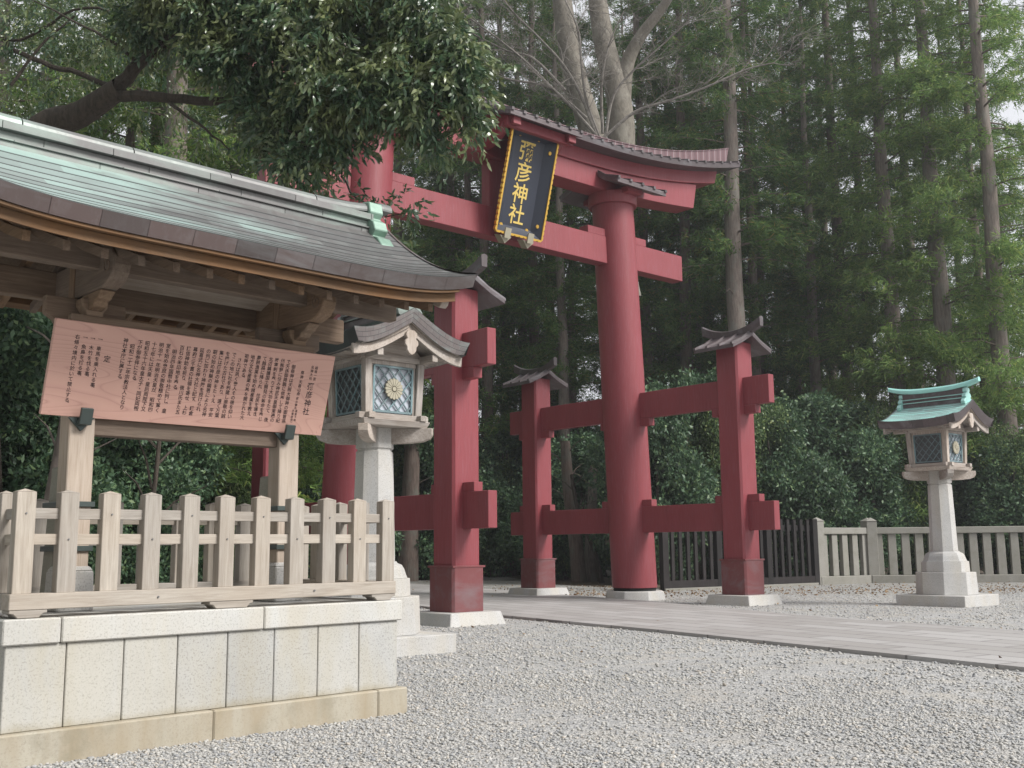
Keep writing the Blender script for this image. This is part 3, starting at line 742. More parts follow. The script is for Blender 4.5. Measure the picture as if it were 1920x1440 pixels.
# purlins, ridge pole, ceiling boards, tie
for nm, y, z0, z1, hw_ in (('front_purlin', VC - .41, 3.775, 4.0, .06), ('back_purlin', VC + .51, 3.68, 3.93, .06), ('ridge_pole', VC, 4.2, 4.3, .08)):
    q = MB(); q.box(UC - 2.34, UC + 1.99, y - hw_, y + hw_, z0, z1); q.build(nm, W_BROWN[0], shelter, .01)
q = MB()
for sgn in (-1, 1):
    q.add([(UC - .95, VC + sgn * .36, 3.86), (UC + .95, VC + sgn * .36, 3.86), (UC + .95, VC + sgn * .02, 3.99), (UC - .95, VC + sgn * .02, 3.99)], [(0, 1, 2, 3)])
q.build('ceiling_panel', CEIL, shelter)
for x in (UC - .995, UC + .995):
    q = MB(); q.box(x - .107, x + .107, VC - .1, VC + .1, 1.33, 3.3); post = q.build('post', W_POST[2], shelter, .008)
    q = MB(); q.box(x - .09, x + .02, VC + .02, VC + .12, 3.301, 4.25); q.build('king_post', W_BROWN[2], shelter, .006)
    q = MB(); q.frus(x, VC, .15, .15, 1.02, .14, .14, 1.34); q.frus(x, VC, .14, .14, 1.34, .115, .115, 1.38); q.build('footing', GRAN, post, .01)
    # stone brace post strapped behind each post
    q = MB(); q.frus(x, VC + .26, .1, .13, 1.02, .085, .085, 2.2, x, VC + .2); q.build('brace_post', GRAN_BR, shelter, .012)
    for z in (1.5, 1.86):
        q = MB(); q.box(x - .13, x + .13, VC - .125, VC + .33, z, z + .045); q.build('strap', IRON, post, .004)
    # cross arm with rounded noses
    q = MB()
    nose = [(-.72, 3.72), (-.745, 3.78), (-.74, 3.86), (-.68, 3.92), (-.55, 3.93), (.55, 3.93), (.68, 3.92), (.74, 3.86), (.745, 3.78), (.72, 3.72), (.66, 3.66), (.56, 3.63), (.5, 3.62), (-.5, 3.62), (-.56, 3.63), (-.66, 3.66)]
    q.prism([(VC + a, b) for a, b in nose], 0, x - .075, x + .075)
    arm = q.build('cross_arm', W_BROWN[1], shelter, .01)
    for sx in (-1, 1):
        for sy in (-1, 1):
            q = MB(); pts_ = []
            for k in range(30):
                t = k / 29 * 2.3 * math.pi; r = .012 + .062 * k / 29
                pts_.append((x + sx * .077, VC + sy * .63 + r * math.cos(t), 3.79 + r * math.sin(t)))
            q.tube(pts_, .006, 4); q.build('carved_spiral', W_BROWN[1], arm)
    # carved bracket under each end of the arm
    for sy in (-1, 1):
        q = MB()
        q.prism([(VC + sy * a, b) for a, b in ((.1, 3.619), (.48, 3.619), (.5, 3.6), (.44, 3.575), (.42, 3.55), (.36, 3.54), (.33, 3.5), (.25, 3.48), (.1, 3.48))], 0, x - .06, x + .06)
        q.build('bracket', W_BROWN[1], arm, .006)
        q = MB(); q.prism([(x - .11, 3.58), (x - .11, 3.52), (x - .075, 3.47), (x - .075, 3.25), (x + .075, 3.25), (x + .075, 3.47), (x + .11, 3.52), (x + .11, 3.58)], 1, *sorted((VC + sy * .1, VC + sy * .24)))
        q.build('bearing_block', W_BROWN[0], shelter, .008)
    q = MB(); q.prism([(x - .34, 3.6), (x - .34, 3.45), (x - .26, 3.4), (x - .2, 3.3), (x + .2, 3.3), (x + .26, 3.4), (x + .34, 3.45), (x + .34, 3.6)], 1, VC - .07, VC + .015)
    q.build('side_block', W_BROWN[0], shelter, .008)
for a, b in ((2.46, 2.62), (3.2, 3.3)):
    q = MB(); q.box(UC - .885, UC + .885, VC - .06, VC + .06, a, b); q.build('tie_rail', W_BROWN[0], shelter, .008)
q = MB(); q.box(UC - 1.2, UC + 1.15, VC - .27, VC - .2, 3.28, 3.43); q.build('sign_rail', W_BROWN[0], shelter, .006)
# barge boards at the two ends
for x, sx in ((.2, 1), (-4.12, -1)):
    for sgn in (-1, 1):
        q = MB(); up_, lo = [], []
        for i in range(15):
            d = 1.3 * i / 14
            z = zq(d) + lift(x, d) - .14; up_.append((VC + sgn * d, z))
            lo.append((VC + sgn * d, z - .19 - .02 * math.sin(i * .5)))
        lo[-1] = (VC + sgn * 1.24, lo[-1][1] + .06)
        q.prism(up_ + lo[::-1], 0, x - .06, x + .03); q.build('bargeboard', W_POST[1] if sx > 0 else W_BROWN[1], shelter, .006)
    q = MB(); pts_ = []
    for k in range(18):
        t = 2 * math.pi * k / 18; r = 1 + .12 * math.cos(5 * t); pts_.append((VC + .13 * r * math.sin(t), 4.28 + .2 * r * math.cos(t)))
    q.prism(pts_, 0, x + sx * .02, x + sx * .06); q.build('gable_pendant', W_POST[2], shelter, .005)
# ridge
def onita(q, x0, x1, cc, zb, s=1.):
    P = [(0, .6), (.12, .58), (.15, .46), (.1, .4), (.2, .34), (.24, .24), (.18, .18), (.28, .14), (.36, .04), (.34, -.06), (.28, -.1), (.3, -.2), (.42, -.24), (.44, -.32), (.36, -.36), (.2, -.22), (0, -.08)]
    pts_ = [(cc + a * s, zb + b * s) for a, b in P] + [(cc - a * s, zb + b * s) for a, b in P[::-1][1:-1]]
    q.prism(pts_, 0, x0, x1)
q = MB()
for z0, z1, hy, off in ((4.6, 4.803, .12, .1), (4.805, 4.82, .14, .3), (4.822, 4.892, .1, .55), (4.895, 4.962, .15, .2)):
    x = -4.07
    while x < .14:
        x1 = min(.14, x + (.92 if x > -4.07 else .3 + off)); q.box(x, x1 - .003, VC - hy, VC + hy, z0, z1); x = x1
rd = q.build('ridge_course', CU_RIDGE, shelter, .003)
q = MB(); rings = []
for i in range(41):
    x = -4.35 + 4.78 * i / 40; t = abs(x + 1.96) / 2.39; l = .13 * t ** 7
    if i % 8 == 0 and i: q.loft(rings + [[(x - .003, p[1], p[2]) for p in rings[-1]]] if False else rings); rings = []
    rings.append([(x, VC + .1 * math.cos(a), 4.975 + l + .085 * math.sin(a)) for a in [math.pi * k / 8 for k in range(9)]] + [(x, VC - .1, 4.955 + l), (x, VC + .1, 4.955 + l)])
    if i % 8 == 7: x += .11; rings.append([(x - .002, p[1], p[2]) for p in rings[-1]])
q.loft(rings[:1] * 0 + rings) if len(rings) > 1 else None; q.build('ridge_cap', CU_RIDGE, shelter)
for x0, x1 in ((.1, .27), (-4.19, -4.02)):
    q = MB(); onita(q, x0, x1, VC, 4.55, .95); q.build('ridge_end_ornament', CU_ORN, shelter, .008)

# plinth under the shelter
plinth = thing('stone_plinth', 'pale granite plinth with stained footing under the notice shelter', 'plinth', BO, BZ)
L_, Vd = 3.57, 1.72
q = MB()
for a, b in ((-L_, -1.93), (-1.926, -.3), (-.296, .04)): q.box(a, b, -.04, .6, -.1, .232)
q.box(-L_, .04, .604, Vd + .04, -.1, .231); q.build('footing', GRAN_B, plinth, .012)
xs_ = [-3.54 + i * 3.51 / 8 for i in range(9)]
q = MB()
for a, b in zip(xs_, xs_[1:]): q.box(a + .004, b - .004, .03, .4, .233, .836)
for sgn, u in ((0, -3.54), (1, -.4)):
    for v0 in (.404, .84, 1.28): q.box(u, u + .37, v0, v0 + .41, .233, .836)
for a, b in zip(xs_[1:-1], xs_[2:]): q.box(a + .004, b - .004, 1.3, 1.69, .233, .836)
q.box(-3.1, -.45, .41, 1.28, .24, .83)
q.build('panel_course', GRAN_P, plinth, .006)
q = MB()
for a, b in ((-L_, -3.16), (-3.152, -1.47), (-1.462, 0)): q.box(a, b, 0, .5, .838, 1.022)
q.box(-L_, -3.1, .504, Vd, .838, 1.022); q.box(-.5, 0, .504, Vd, .838, 1.022); q.box(-3.096, -.504, .504, Vd, .838, 1.018)
q.build('coping', GRAN_CAP, plinth, .01)

# wooden fence on the plinth
fence = thing('picket_fence', 'weathered wooden picket fence standing on the granite plinth round the shelter', 'fence', BO, BZ)
starts = [-3.501, -3.183, -2.859, -2.523, -2.189, -1.868, -1.527, -1.187, -.849, -.512, -.186]
def picket(x0, x1, y0, y1):
    q = MB(); q.box(x0, x1, y0, y1, 1.196, 1.938)
    cx, cy = (x0 + x1) / 2, (y0 + y1) / 2
    q.add([(x0, y0, 1.938), (x1, y0, 1.938), (x1, y1, 1.938), (x0, y1, 1.938), (cx, cy, 1.962)], [(0, 1, 4), (1, 2, 4), (2, 3, 4), (3, 0, 4)])
    return q.build('picket', W_GREY[2], fence, .004)
nails = MB()
for i, u in enumerate(starts):
    for y0 in (.07, 1.52):
        picket(u, u + .139, y0, y0 + .1)
    z = 1.78 if i % 2 == 0 else 1.59
    nails.ngon(u + .07, .068, [(.001, z)], 6) if False else None
    nails.loft([[(u + .07 + .007 * math.cos(k), y, z + .007 * math.sin(k)) for k in (0, 1, 2.1, 3.1, 4.2, 5.2)] for y in (.073, .062)])
for v in (.42, .785, 1.15):
    for u0 in (-3.49, -.18): picket(u0, u0 + .1, v, v + .139)
for u in (-2.4, -.95):
    nails.loft([[(u + .009 * math.cos(k), y, 1.14 + .009 * math.sin(k)) for k in (0, 1, 2.1, 3.1, 4.2, 5.2)] for y in (.045, .032)])
nails.build('nail', STEEL, fence)
for z0, z1 in ((1.74, 1.82), (1.55, 1.63)):
    for y in (.105, 1.555):
        q = MB(); q.box(-3.45, -.09, y, y + .03, z0, z1); q.build('rail', W_GREY[0], fence, .003)
    for u in (-3.455, -.145):
        q = MB(); q.box(u, u + .03, .14, 1.55, z0, z1); q.build('rail', W_GREY[1], fence, .003)
for y in (.04, 1.49):
    q = MB(); q.box(-3.525, -.045, y, y + .16, 1.083, 1.198); q.build('sill', W_GREY[0], fence, .005)
for u in (-3.525, -.205):
    q = MB(); q.box(u, u + .16, .201, 1.489, 1.083, 1.197); q.build('sill', W_GREY[1], fence, .005)
for y in (.045, 1.495):
    for u0 in (-3.52, -1.95, -.32):
        q = MB(); w0 = .27 if u0 != -1.95 else .4
        q.prism([(u0, 1.082), (u0 + w0, 1.082), (u0 + w0, 1.06), (u0 + w0 - .03, 1.055), (u0 + w0 - .06, 1.025), (u0 + .06, 1.025), (u0 + .03, 1.055), (u0, 1.06)], 1, y, y + .15)
        q.build('foot_block', W_GREY[0], fence, .004)

# sign board -----------------------------------------------------------
sign = thing('notice_board', 'pink wooden notice board covered with columns of black Japanese writing', 'sign', BO, BZ)
SA = Vector((0, .73, 2.60)); ST = Vector((0, -.225, .745)).normalized(); SNn = Vector((0, -ST.z, ST.y))
def sp_(x, t, z=0):
    p = SA + ST * t + SNn * z; return (x, p.y, p.z)
q = MB(); q.loft([[sp_(-3.132, -.005), sp_(-.448, -.005), sp_(-.448, .785), sp_(-3.132, .785)], [sp_(-3.132, -.005, -.04), sp_(-.448, -.005, -.04), sp_(-.448, .785, -.04), sp_(-3.132, .785, -.04)]])
q.build('board', BOARD, sign, .004)
cols = ["\u3000御祭神は天照大御神の御曽孫", "で天孫御降臨に供奉して降り紀", "州熊野に住み神武天皇御東遷の", "時霊剣を奉りて大功をたて、後", "北辺鎮護国土開発の勅命を奉じ",
        "て越路に降られ、住民を導き、", "農耕漁業を始め諸産業を教え、", "地方文化産業の基を開かれた大", "祖神である。", "\u3000されば夙く衆人その徳を仰い", "でこの地に社を創建し崇敬の誠",
        "を捧げた古社であり、遠く万葉", "集には彌彦の神をたゝえ、平安", "期の始め神験の顕著により名神", "の列に加わり神階を授けられ、", "延喜式に名神大社と記す、鎌倉", "幕府三千貫の社領を寄せ、上杉",
        "謙信神助を祈り、徳川氏また五", "百石の朱印地を奉る。", "\u3000明治四年国幣中社に列し、皇", "室を始め衆庶の崇敬極めて篤く", "明治十一年明治天皇が、昭和四", "十七年には天皇・皇后両陛下又", "昭和五十六年皇太子・同妃両殿",
        "下が御参拝になる。", "\u3000昭和二十二年宗教法人となり", "神社本庁に属する。"]
q = MB(); pl_ = lambda a, b: sp_(a, b, .0015)
def col(txt, x, t0, size, pitch, off=.012):
    t = t0
    for ch in txt:
        if ch in '、。':
            put(q, ch, x, t + pitch * .32, size, pl_, off)
            t -= pitch
        else:
            put(q, ch, x, t, size, pl_, off); t -= pitch
for i, c_ in enumerate(cols): col(c_, -.892 - .0633 * i, .677, .043, .0437)
col('彌彦神社', -.667, .465, .074, .0815, .01)
col('越後一宮', -.639, .651, .033, .036); col('名神大社', -.683, .652, .033, .036)
col('祭神', -.783, .589, .037, .042); col('天香山命', -.787, .5, .037, .039)
col('（', -.787, .357, .03, .03); col('亦の御名', -.79, .335, .026, .03); col('高倉下命', -.775, .215, .026, .029); col('手栗彦命', -.81, .215, .026, .029); col('）', -.81, .098, .03, .03)
col('定', -2.67, .503, .058, .05)
for k, tx in enumerate(('車馬を乗入れる事。', '木竹を伐る事。', '魚鳥を捕る事。')):
    x = -2.753 - .0625 * k; put(q, '一', x, .66, .04, pl_, .006); put(q, '、', x + .0, .645, .04, pl_, .006); col(tx, x, .575 + .006, .04, .0437)
col('右條々境内に於いて禁止する。', -2.941, .656, .04, .0437)
q.build('lettering', INK, sign)
q = MB()
for x, t in ((-2.9, .74), (-2.3, .74), (-1.7, .74), (-1.1, .74), (-.52, .76), (-3.06, .03), (-2.2, .03), (-1.3, .03), (-.5, .03), (-3.08, .4)):
    q.loft([[sp_(x + .011 * math.cos(k), t + .011 * math.sin(k), z) for k in (0, 1, 2.1, 3.1, 4.2, 5.2)] for z in (0, .002)])
q.build('screw_plug', BOARD, sign)
for x in (-2.79, -.85):
    q = MB()
    q.prism([(.68, 2.575), (.76, 2.575), (.76, 2.53), (.66, 2.53), (.62, 2.66), (.65, 2.67)], 0, x - .05, x + .05)
    q.add([(x - .12, .746, 2.59), (x + .1, .746, 2.6), (x - .01, .746, 2.48), (x - .12, .72, 2.59), (x + .1, .72, 2.6), (x - .01, .72, 2.48)], [(0, 1, 2), (3, 5, 4), (0, 3, 4, 1), (1, 4, 5, 2), (2, 5, 3, 0)])
    q.build('bracket', IRON, sign, .004)

# ------------------------------------------------------------------ lanterns
def make_lantern(label, mats):
    f = fl; top, verge, fasc = mats
    t = thing('stone_lantern', label, 'lantern', (0, 0, 0), TZ, None)
    def B(): return MB(f)
    q = B(); q.box(-.876, .876, -.876, .876, -.06, .26); q.build('slab', GRAN, t, .01)
    q = B(); o8 = math.pi / 8
    q.ngon(0, 0, [(.72, .261), (.70, .8)], 8); q.build('lower_pedestal', GRAN, t, .008)
    q = B(); q.ngon(0, 0, [(.565, .801), (.555, 1.06)], 8); q.ngon(0, 0, [(.52, 1.061), (.5, 1.1), (.47, 1.19), (.43, 1.255), (.36, 1.285), (.35, 1.31)], 8); q.build('upper_pedestal', GRAN, t, .006)
    q = B(); q.ngon(0, 0, [(.325, 1.311), (.285, 2.93), (.262, 2.95), (.262, 2.97), (.29, 2.985), (.285, 3.3)], 8); q.build('column', GRAN, t, .004)
    for a in (45, 135, 225, 315):
        ca, sa = math.cos(R(a)), math.sin(R(a))
        q = MB(lambda x, y, z: f(x * ca - y * sa, x * sa + y * ca, z))
        q.prism([(.0, 3.28), (.88, 3.28), (.88, 3.18), (.84, 3.12), (.74, 3.08), (.55, 3.06), (0, 3.05)], 1, -.075, .075)
        q.build('cross_arm', W_LANT[0], t, .006)
    q = B(); q.frus(0, 0, .56, .56, 3.281, .6, .6, 3.37); q.build('platform', W_LANT[0], t, .006)
    # sill timbers crossing at the corners
    for s_ in (-1, 1):
        q = B(); q.box(-.62, .62, s_ * .46 - .055, s_ * .46 + .055, 3.372, 3.462); q.build('sill', W_LANT[0], t, .005)
        q = B(); q.box(s_ * .46 - .055, s_ * .46 + .055, -.62, .62, 3.374, 3.46); q.build('sill', W_LANT[1], t, .005)
    for sx in (-1, 1):
        for sy in (-1, 1):
            q = B(); q.frus(sx * .445, sy * .445, .058, .058, 3.461, .058, .058, 4.25, sx * .478, sy * .478); q.build('corner_post', W_LANT[2], t, .004)
    # panels
    for a, front in ((0, False), (90, True), (180, False), (270, True)):
        ca, sa = round(math.cos(R(a))), round(math.sin(R(a)))
        g_ = lambda x, y, z: f(x * ca - y * sa, x * sa + y * ca, z)
        # panel plane at local x ~ .45..., width along y
        xo = lambda z: .435 + (z - 3.461) / .79 * .035
        pane = MB(g_); pane.add([(xo(3.5) - .02, -.4, 3.47), (xo(3.5) - .02, .4, 3.47), (xo(4.2) - .02, .43, 4.2), (xo(4.2) - .02, -.43, 4.2)], [(0, 1, 2, 3)])
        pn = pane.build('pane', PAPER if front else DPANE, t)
        fr = MB(g_)
        def bar(y0, z0, y1, z1, w_=.016, th=.02, x_=0.):
            d = Vector((y1 - y0, z1 - z0)); l = d.length
            if l < .02: return
            d /= l; nx_ = Vector((-d.y, d.x)) * w_ / 2
            P = [(y0 + nx_.x, z0 + nx_.y), (y1 + nx_.x, z1 + nx_.y), (y1 - nx_.x, z1 - nx_.y), (y0 - nx_.x, z0 - nx_.y)]
            fr.loft([[(xo(z) + x_, y, z) for y, z in P], [(xo(z) + x_ + th, y, z) for y, z in P]])
        z0, z1, h0 = 3.5, 4.17, .345
        for (y0_, z0_, y1_, z1_) in ((-h0, z0, h0, z0), (-h0, z1, h0, z1), (-h0, z0, -h0, z1), (h0, z0, h0, z1)): bar(y0_, z0_, y1_, z1_, .03, .03, -.004)
        sl = 1.15; stp = .172
        for sg in (-1, 1):
            c_ = -1.4
            while c_ < 1.4:
                # line z = sg*sl*(y - c_) + mid
                ys = []
                zm = (z0 + z1) / 2
                pts_ = []
                for y in (-h0, h0):
                    z = sg * sl * (y - c_) + zm
                    if z0 <= z <= z1: pts_.append((y, z))
                for z in (z0, z1):
                    y = (z - zm) / (sg * sl) + c_
                    if -h0 < y < h0: pts_.append((y, z))
                if len(pts_) >= 2: bar(*pts_[0], *pts_[1], .018, .018, .001 if sg > 0 else .0)
                c_ += stp
        fr.build('lattice', CU_BLUE, pn)
        rl = MB(g_)
        for y in (-.38, .38): rl.box(xo(3.8) - .02, xo(3.8) + .018, y - .022, y + .022, 3.463, 4.235)
        rl.box(xo(4.2) - .02, xo(4.2) + .02, -.4, .4, 4.19, 4.25)
        rl.build('panel_frame', W_LANT[2], pn)
        if front:
            cr_ = MB(g_); zc_, r_ = 3.84, .165
            xr = xo(zc_) + .022
            for k in range(16):
                t0 = 2 * math.pi * k / 16
                pts_ = []
                for rr, ww in ((.045, .006), (.1, .018), (.14, .026), (.158, .02), (.165, .0)):
                    pts_.append((rr, ww))
                ring = pts_ + [(rr, -ww) for rr, ww in pts_[::-1][1:]]
                P = [(rr * math.cos(t0) - ww * math.sin(t0), zc_ + rr * math.sin(t0) + ww * math.cos(t0)) for rr, ww in ring]
                cr_.loft([[(xr + .004, y, z) for y, z in P], [(xr + .03, y * .97, zc_ + (z - zc_) * .97) for y, z in P]])
            cr_.loft([[(xr + .004, .04 * math.cos(2 * math.pi * k / 16), zc_ + .04 * math.sin(2 * math.pi * k / 16)) for k in range(16)], [(xr + .036, .034 * math.cos(2 * math.pi * k / 16), zc_ + .034 * math.sin(2 * math.pi * k / 16)) for k in range(16)]])
            cr_.build('chrysanthemum_crest', BRASS, pn, .002)
    # frieze beams and purlin noses
    for s_ in (-1, 1):
        q = B(); q.box(s_ * .49 - .05, s_ * .49 + .05, -.86, .86, 4.252, 4.36); q.build('purlin', W_LANT[1], t, .006)
        q = B(); q.box(-.6, .6, s_ * .49 - .045, s_ * .49 + .045, 4.253, 4.345); q.build('frieze', W_LANT[0], t, .006)
        q = B(); q.prism([(-.5, 4.35), (.5, 4.35), (.25, 4.6), (0, 4.72), (-.25, 4.6)], 1, *sorted((s_ * .46, s_ * .5))); q.build('gable_board', W_LANT[0], t)
    # rafters: two rows under each eave
    for s_ in (-1, 1):
        for i in range(17):
            y = -.8 + i * .1
            q = B(); q.frus(s_ * .66, y, .22, .02, 4.30, .22, .02, 4.345); q.build('rafter', W_LANT[0], t)
        q = B(); q.box(*sorted((s_ * .86, s_ * .92)), -.86, .86, 4.33, 4.395); q.build('eave_board', W_LANT[1], t)
    # roof: ridge along torii Y
    fr_ = lambda x, y, z: f(y, x, z)
    zqq, lf = gable_roof([(1.04, 4.5), (.78, 4.545), (.5, 4.66), (.25, 4.81), (0, 4.97)], -1.0, 1.0, 0, .075, 12, .19, .07, t, top, fasc, verge, W_LANT[0], nx=20, f=fr_)
    for sy in (-1, 1):
        for sgn in (-1, 1):
            q = MB(fr_); a, b = [], []
            for i in range(12):
                d = .98 * i / 11; z = zqq(d) + lf(.9, d) - .185
                a.append((sgn * d, z - (.02 if d < .9 else 0))); b.append((sgn * d * .985, z - .15 + .0 * d))
            q.prism(a + b[::-1], 0, *sorted((sy * .84, sy * .89))); q.build('bargeboard', W_LANT[1], t, .004)
            q = MB(fr_); a2 = [(sgn * (.9 * i / 11), zqq(.9 * i / 11) + lf(.95, .9 * i / 11) - .172) for i in range(12)]
            q.prism(a2 + [(u, z - .03) for u, z in a2[::-1]], 0, *sorted((sy * .8, sy * .93))); q.build('verge_board', W_LANT[1], t)
        q = MB(fr_)
        P = [(0, .0), (.05, -.0), (.095, -.04), (.1, -.09), (.075, -.125), (.115, -.16), (.12, -.21), (.085, -.25), (.08, -.3), (.045, -.345), (.0, -.37)]
        P = [(a * 1.0, 4.66 + b) for a, b in P]; P = P + [(-a, b) for a, b in P[::-1][1:-1]]
        q.prism(P, 0, *sorted((sy * .9, sy * .945))); q.build('gable_pendant', W_LANT[2], t, .006)
    # ridge
    rm_ = CU_RIDGE if top is CU_MOSS else CU_GREEN2
    q = MB(fr_); q.box(-.84, .84, -.07, .07, 4.9, 5.3); q.build('ridge_course', CU_BROWN, t, .004)
    q = MB(fr_)
    for z in (5.04, 5.13): q.box(-.84, .84, -.1, .1, z, z + .022)
    rings = []
    for i in range(31):
        x = -1.2 + 2.4 * i / 30; tt = abs(x) / 1.2; l = .16 * tt ** 3; r_ = .1 * (1 - .35 * tt ** 4)
        rings.append([(x, r_ * math.cos(a), 5.31 + l + r_ * 1.0 * math.sin(a)) for a in [math.pi * k / 6 for k in range(7)]] + [(x, -r_, 5.27 + l), (x, r_, 5.27 + l)])
    q.loft(rings); q.build('ridge_cap', rm_, t)
    for sx in (-1, 1):
        q = MB(fr_); onita(q, *sorted((sx * .8, sx * .9)), 0, 4.93, .62); q.build('ridge_end_ornament', rm_, t, .006)
    return t
CU_GREEN2 = copper('pale_verdigris_ridge', (.28, .45, .42), (.33, .56, .52), .9)
l1 = make_lantern('stone and wood lantern with dark mossy roof beside the notice shelter', (CU_MOSS, CU_GTILE, CU_MOSS)); l1.location = TW(-13.81, 7.53)
l2 = make_lantern('stone and wood lantern with pale green roof in front of the stone fence', (CU_GREEN, CU_BROWN, CU_BROWN)); l2.location = TW(2.85, 7.88)

# ------------------------------------------------------------------ far fences
def run_fence(name, label, p0, p1, kind):
    p0, p1 = Vector(p0), Vector(p1); d = p1 - p0; L = d.length
    t = thing(name, label, 'fence', (p0.x, p0.y, 0), math.atan2(d.y, d.x))
    if kind == 'wood':
        n_ = round(L / .36)
        for k in range(n_ + 1):
            x = L * k / n_; big = k % 7 == 0; w_ = .13 if big else .07
            q = MB(); q.box(x - w_, x + w_, -.1 if big else -.06, .1 if big else .03, .02 if big else .24, 2.42 if not big else 2.44); q.build('post' if big else 'picket', W_DARK, t, .006)
        for z0, z1 in ((2.02, 2.22), (.1, .34)):
            q = MB(); q.box(0, L, .035, .13, z0, z1) if z0 > 1 else q.box(0, L, -.09, .13, z0, z1); q.build('rail', W_DARK, t)
        q = MB(); q.box(-.1, L, -.14, .2, -.05, .09); q.build('stone_kerb', GRAN_F, t, .01)
    else:
        sp0 = .5; n_ = max(1, round(L / sp0))
        for k in range(n_):
            x = L * (k + .5) / n_; q = MB(); q.frus(x, 0, .155, .1, .3, .145, .09, 1.88); q.build('baluster', GRAN_F, t, .012)
        q = MB(); q.box(-.0, L, -.16, .16, 1.88, 2.13); q.build('rail', GRAN_F, t, .02)
        q = MB(); q.box(-.1, L, -.22, .22, -.05, .3); q.build('stone_kerb', GRAN_F, t, .02)
        for x in (0,) if kind == 's2' else (0, L):
            q = MB(); q.frus(x, 0, .2, .2, 0, .19, .19, 2.38); q.frus(x, 0, .22, .22, 2.38, .02, .02, 2.52); q.build('post', GRAN_F, t, .012)
    return t
run_fence('dark_picket_fence', 'black stained wooden picket fence behind the right-hand gate legs', (5.05, 36.4, 0), (11.3, 40.7, 0), 'wood')
run_fence('stone_fence', 'short grey stone balustrade next to the black picket fence', (11.55, 41.1, 0), (13.9, 42.4, 0), 's1')
run_fence('stone_fence', 'long mossy grey stone balustrade behind the pale green lantern', (14.0, 42.3, 0), (27.5, 40.6, 0), 's2')
# low kerb and dark far palings beyond the gate on the left
t = thing('stone_kerb', 'low dark stone kerb at the far edge of the forecourt beyond the path', 'kerb', (-13, 62, 0), R(2))
q = MB(); q.box(0, 16, -.2, .2, 0, .35); q.build('kerb_row', GRAN_F, t, .02)

# ------------------------------------------------------------------ vegetation
def rot_frames(dirs, rng):
    """orthonormal frames with first axis along dirs"""
    d = dirs / np.linalg.norm(dirs, axis=1, keepdims=True)
    r = rng.normal(size=d.shape); s_ = np.cross(d, r); s_ /= np.linalg.norm(s_, axis=1, keepdims=True); u = np.cross(s_, d)
    return d, s_, u
def leaves(P, D, L, Wd, rng, bend=.25, flat=.0):
    """leaf blades: 6 verts, 2 quads each (folded down the length)"""
    n = len(P); d, s_, u = rot_frames(D, rng)
    if flat:
        upv = np.zeros_like(d); upv[:, 2] = 1; s2 = np.cross(d, upv); s2 /= np.linalg.norm(s2, axis=1, keepdims=True) + 1e-6
        s_ = s_ * (1 - flat) + s2 * flat; s_ /= np.linalg.norm(s_, axis=1, keepdims=True); u = np.cross(s_, d)
    L = L[:, None]; Wd = Wd[:, None]
    a = P; tip = P + d * L - u * L * bend
    mid = P + d * L * .45 + u * L * bend * .15
    l_ = mid + s_ * Wd; r_ = mid - s_ * Wd
    V = np.stack([a, l_, tip, r_], 1).reshape(-1, 3)
    Q = (np.array([[0, 1, 2, 3]])[None] + (np.arange(n) * 4)[:, None, None]).reshape(-1, 4)
    return V, Q
def leaves2(P, D, L, Wd, rng, bend=.3):
    n = len(P); d, s_, u = rot_frames(D, rng); L = L[:, None]; Wd = Wd[:, None]
    m1 = P + d * L * .3 + u * L * .04; m2 = P + d * L * .68 - u * L * bend * .3; tip = P + d * L * .97 - u * L * bend
    V = np.stack([P, m1 + s_ * Wd, m2 + s_ * Wd * .8, tip, m2 - s_ * Wd * .8, m1 - s_ * Wd], 1).reshape(-1, 3)
    b = (np.arange(n) * 6)[:, None, None]
    Q = (np.array([[0, 1, 2, 5], [5, 2, 4, 5], [2, 3, 4, 4]])[None])  # placeholder
    Q = np.concatenate([(np.array([[0, 1, 2, 4]]) [None] + b), (np.array([[0, 4, 5, 0]])[None] + b)], 0)
    tri = np.array([[0, 1, 5], [1, 2, 4], [1, 4, 5], [2, 3, 4]])[None] + b
    return V, tri.reshape(-1, 3)

def blob_leaf_points(blobs, dens, rng, inner=.55, lump=.18, sub=0):
    P, Dn = [], []
    if sub:
        nb_ = []
        for (c, r) in blobs:
            for _ in range(sub):
                v = rng.normal(size=3); v /= np.linalg.norm(v)
                nb_.append((tuple(np.array(c) + v * r * rng.uniform(.35, .85)), r * rng.uniform(.26, .44)))
        blobs = nb_
    for (c, r) in blobs:
        n = int(dens * r * r * 12.6)
        v = rng.normal(size=(n, 3)); v /= np.linalg.norm(v, axis=1, keepdims=True)
        ph = rng.random(6) * 6.28
        lm = 1 + lump * (np.sin(v[:, 0] * 5 + ph[0]) * np.sin(v[:, 1] * 5 + ph[1]) + np.sin(v[:, 2] * 6 + ph[2]) * .7) + rng.normal(0, .05, n)
        rr = r * lm * (inner + (1 - inner) * rng.random(n) ** .5)
        P.append(np.array(c) + v * rr[:, None]); Dn.append(v)
    return np.concatenate(P), np.concatenate(Dn)

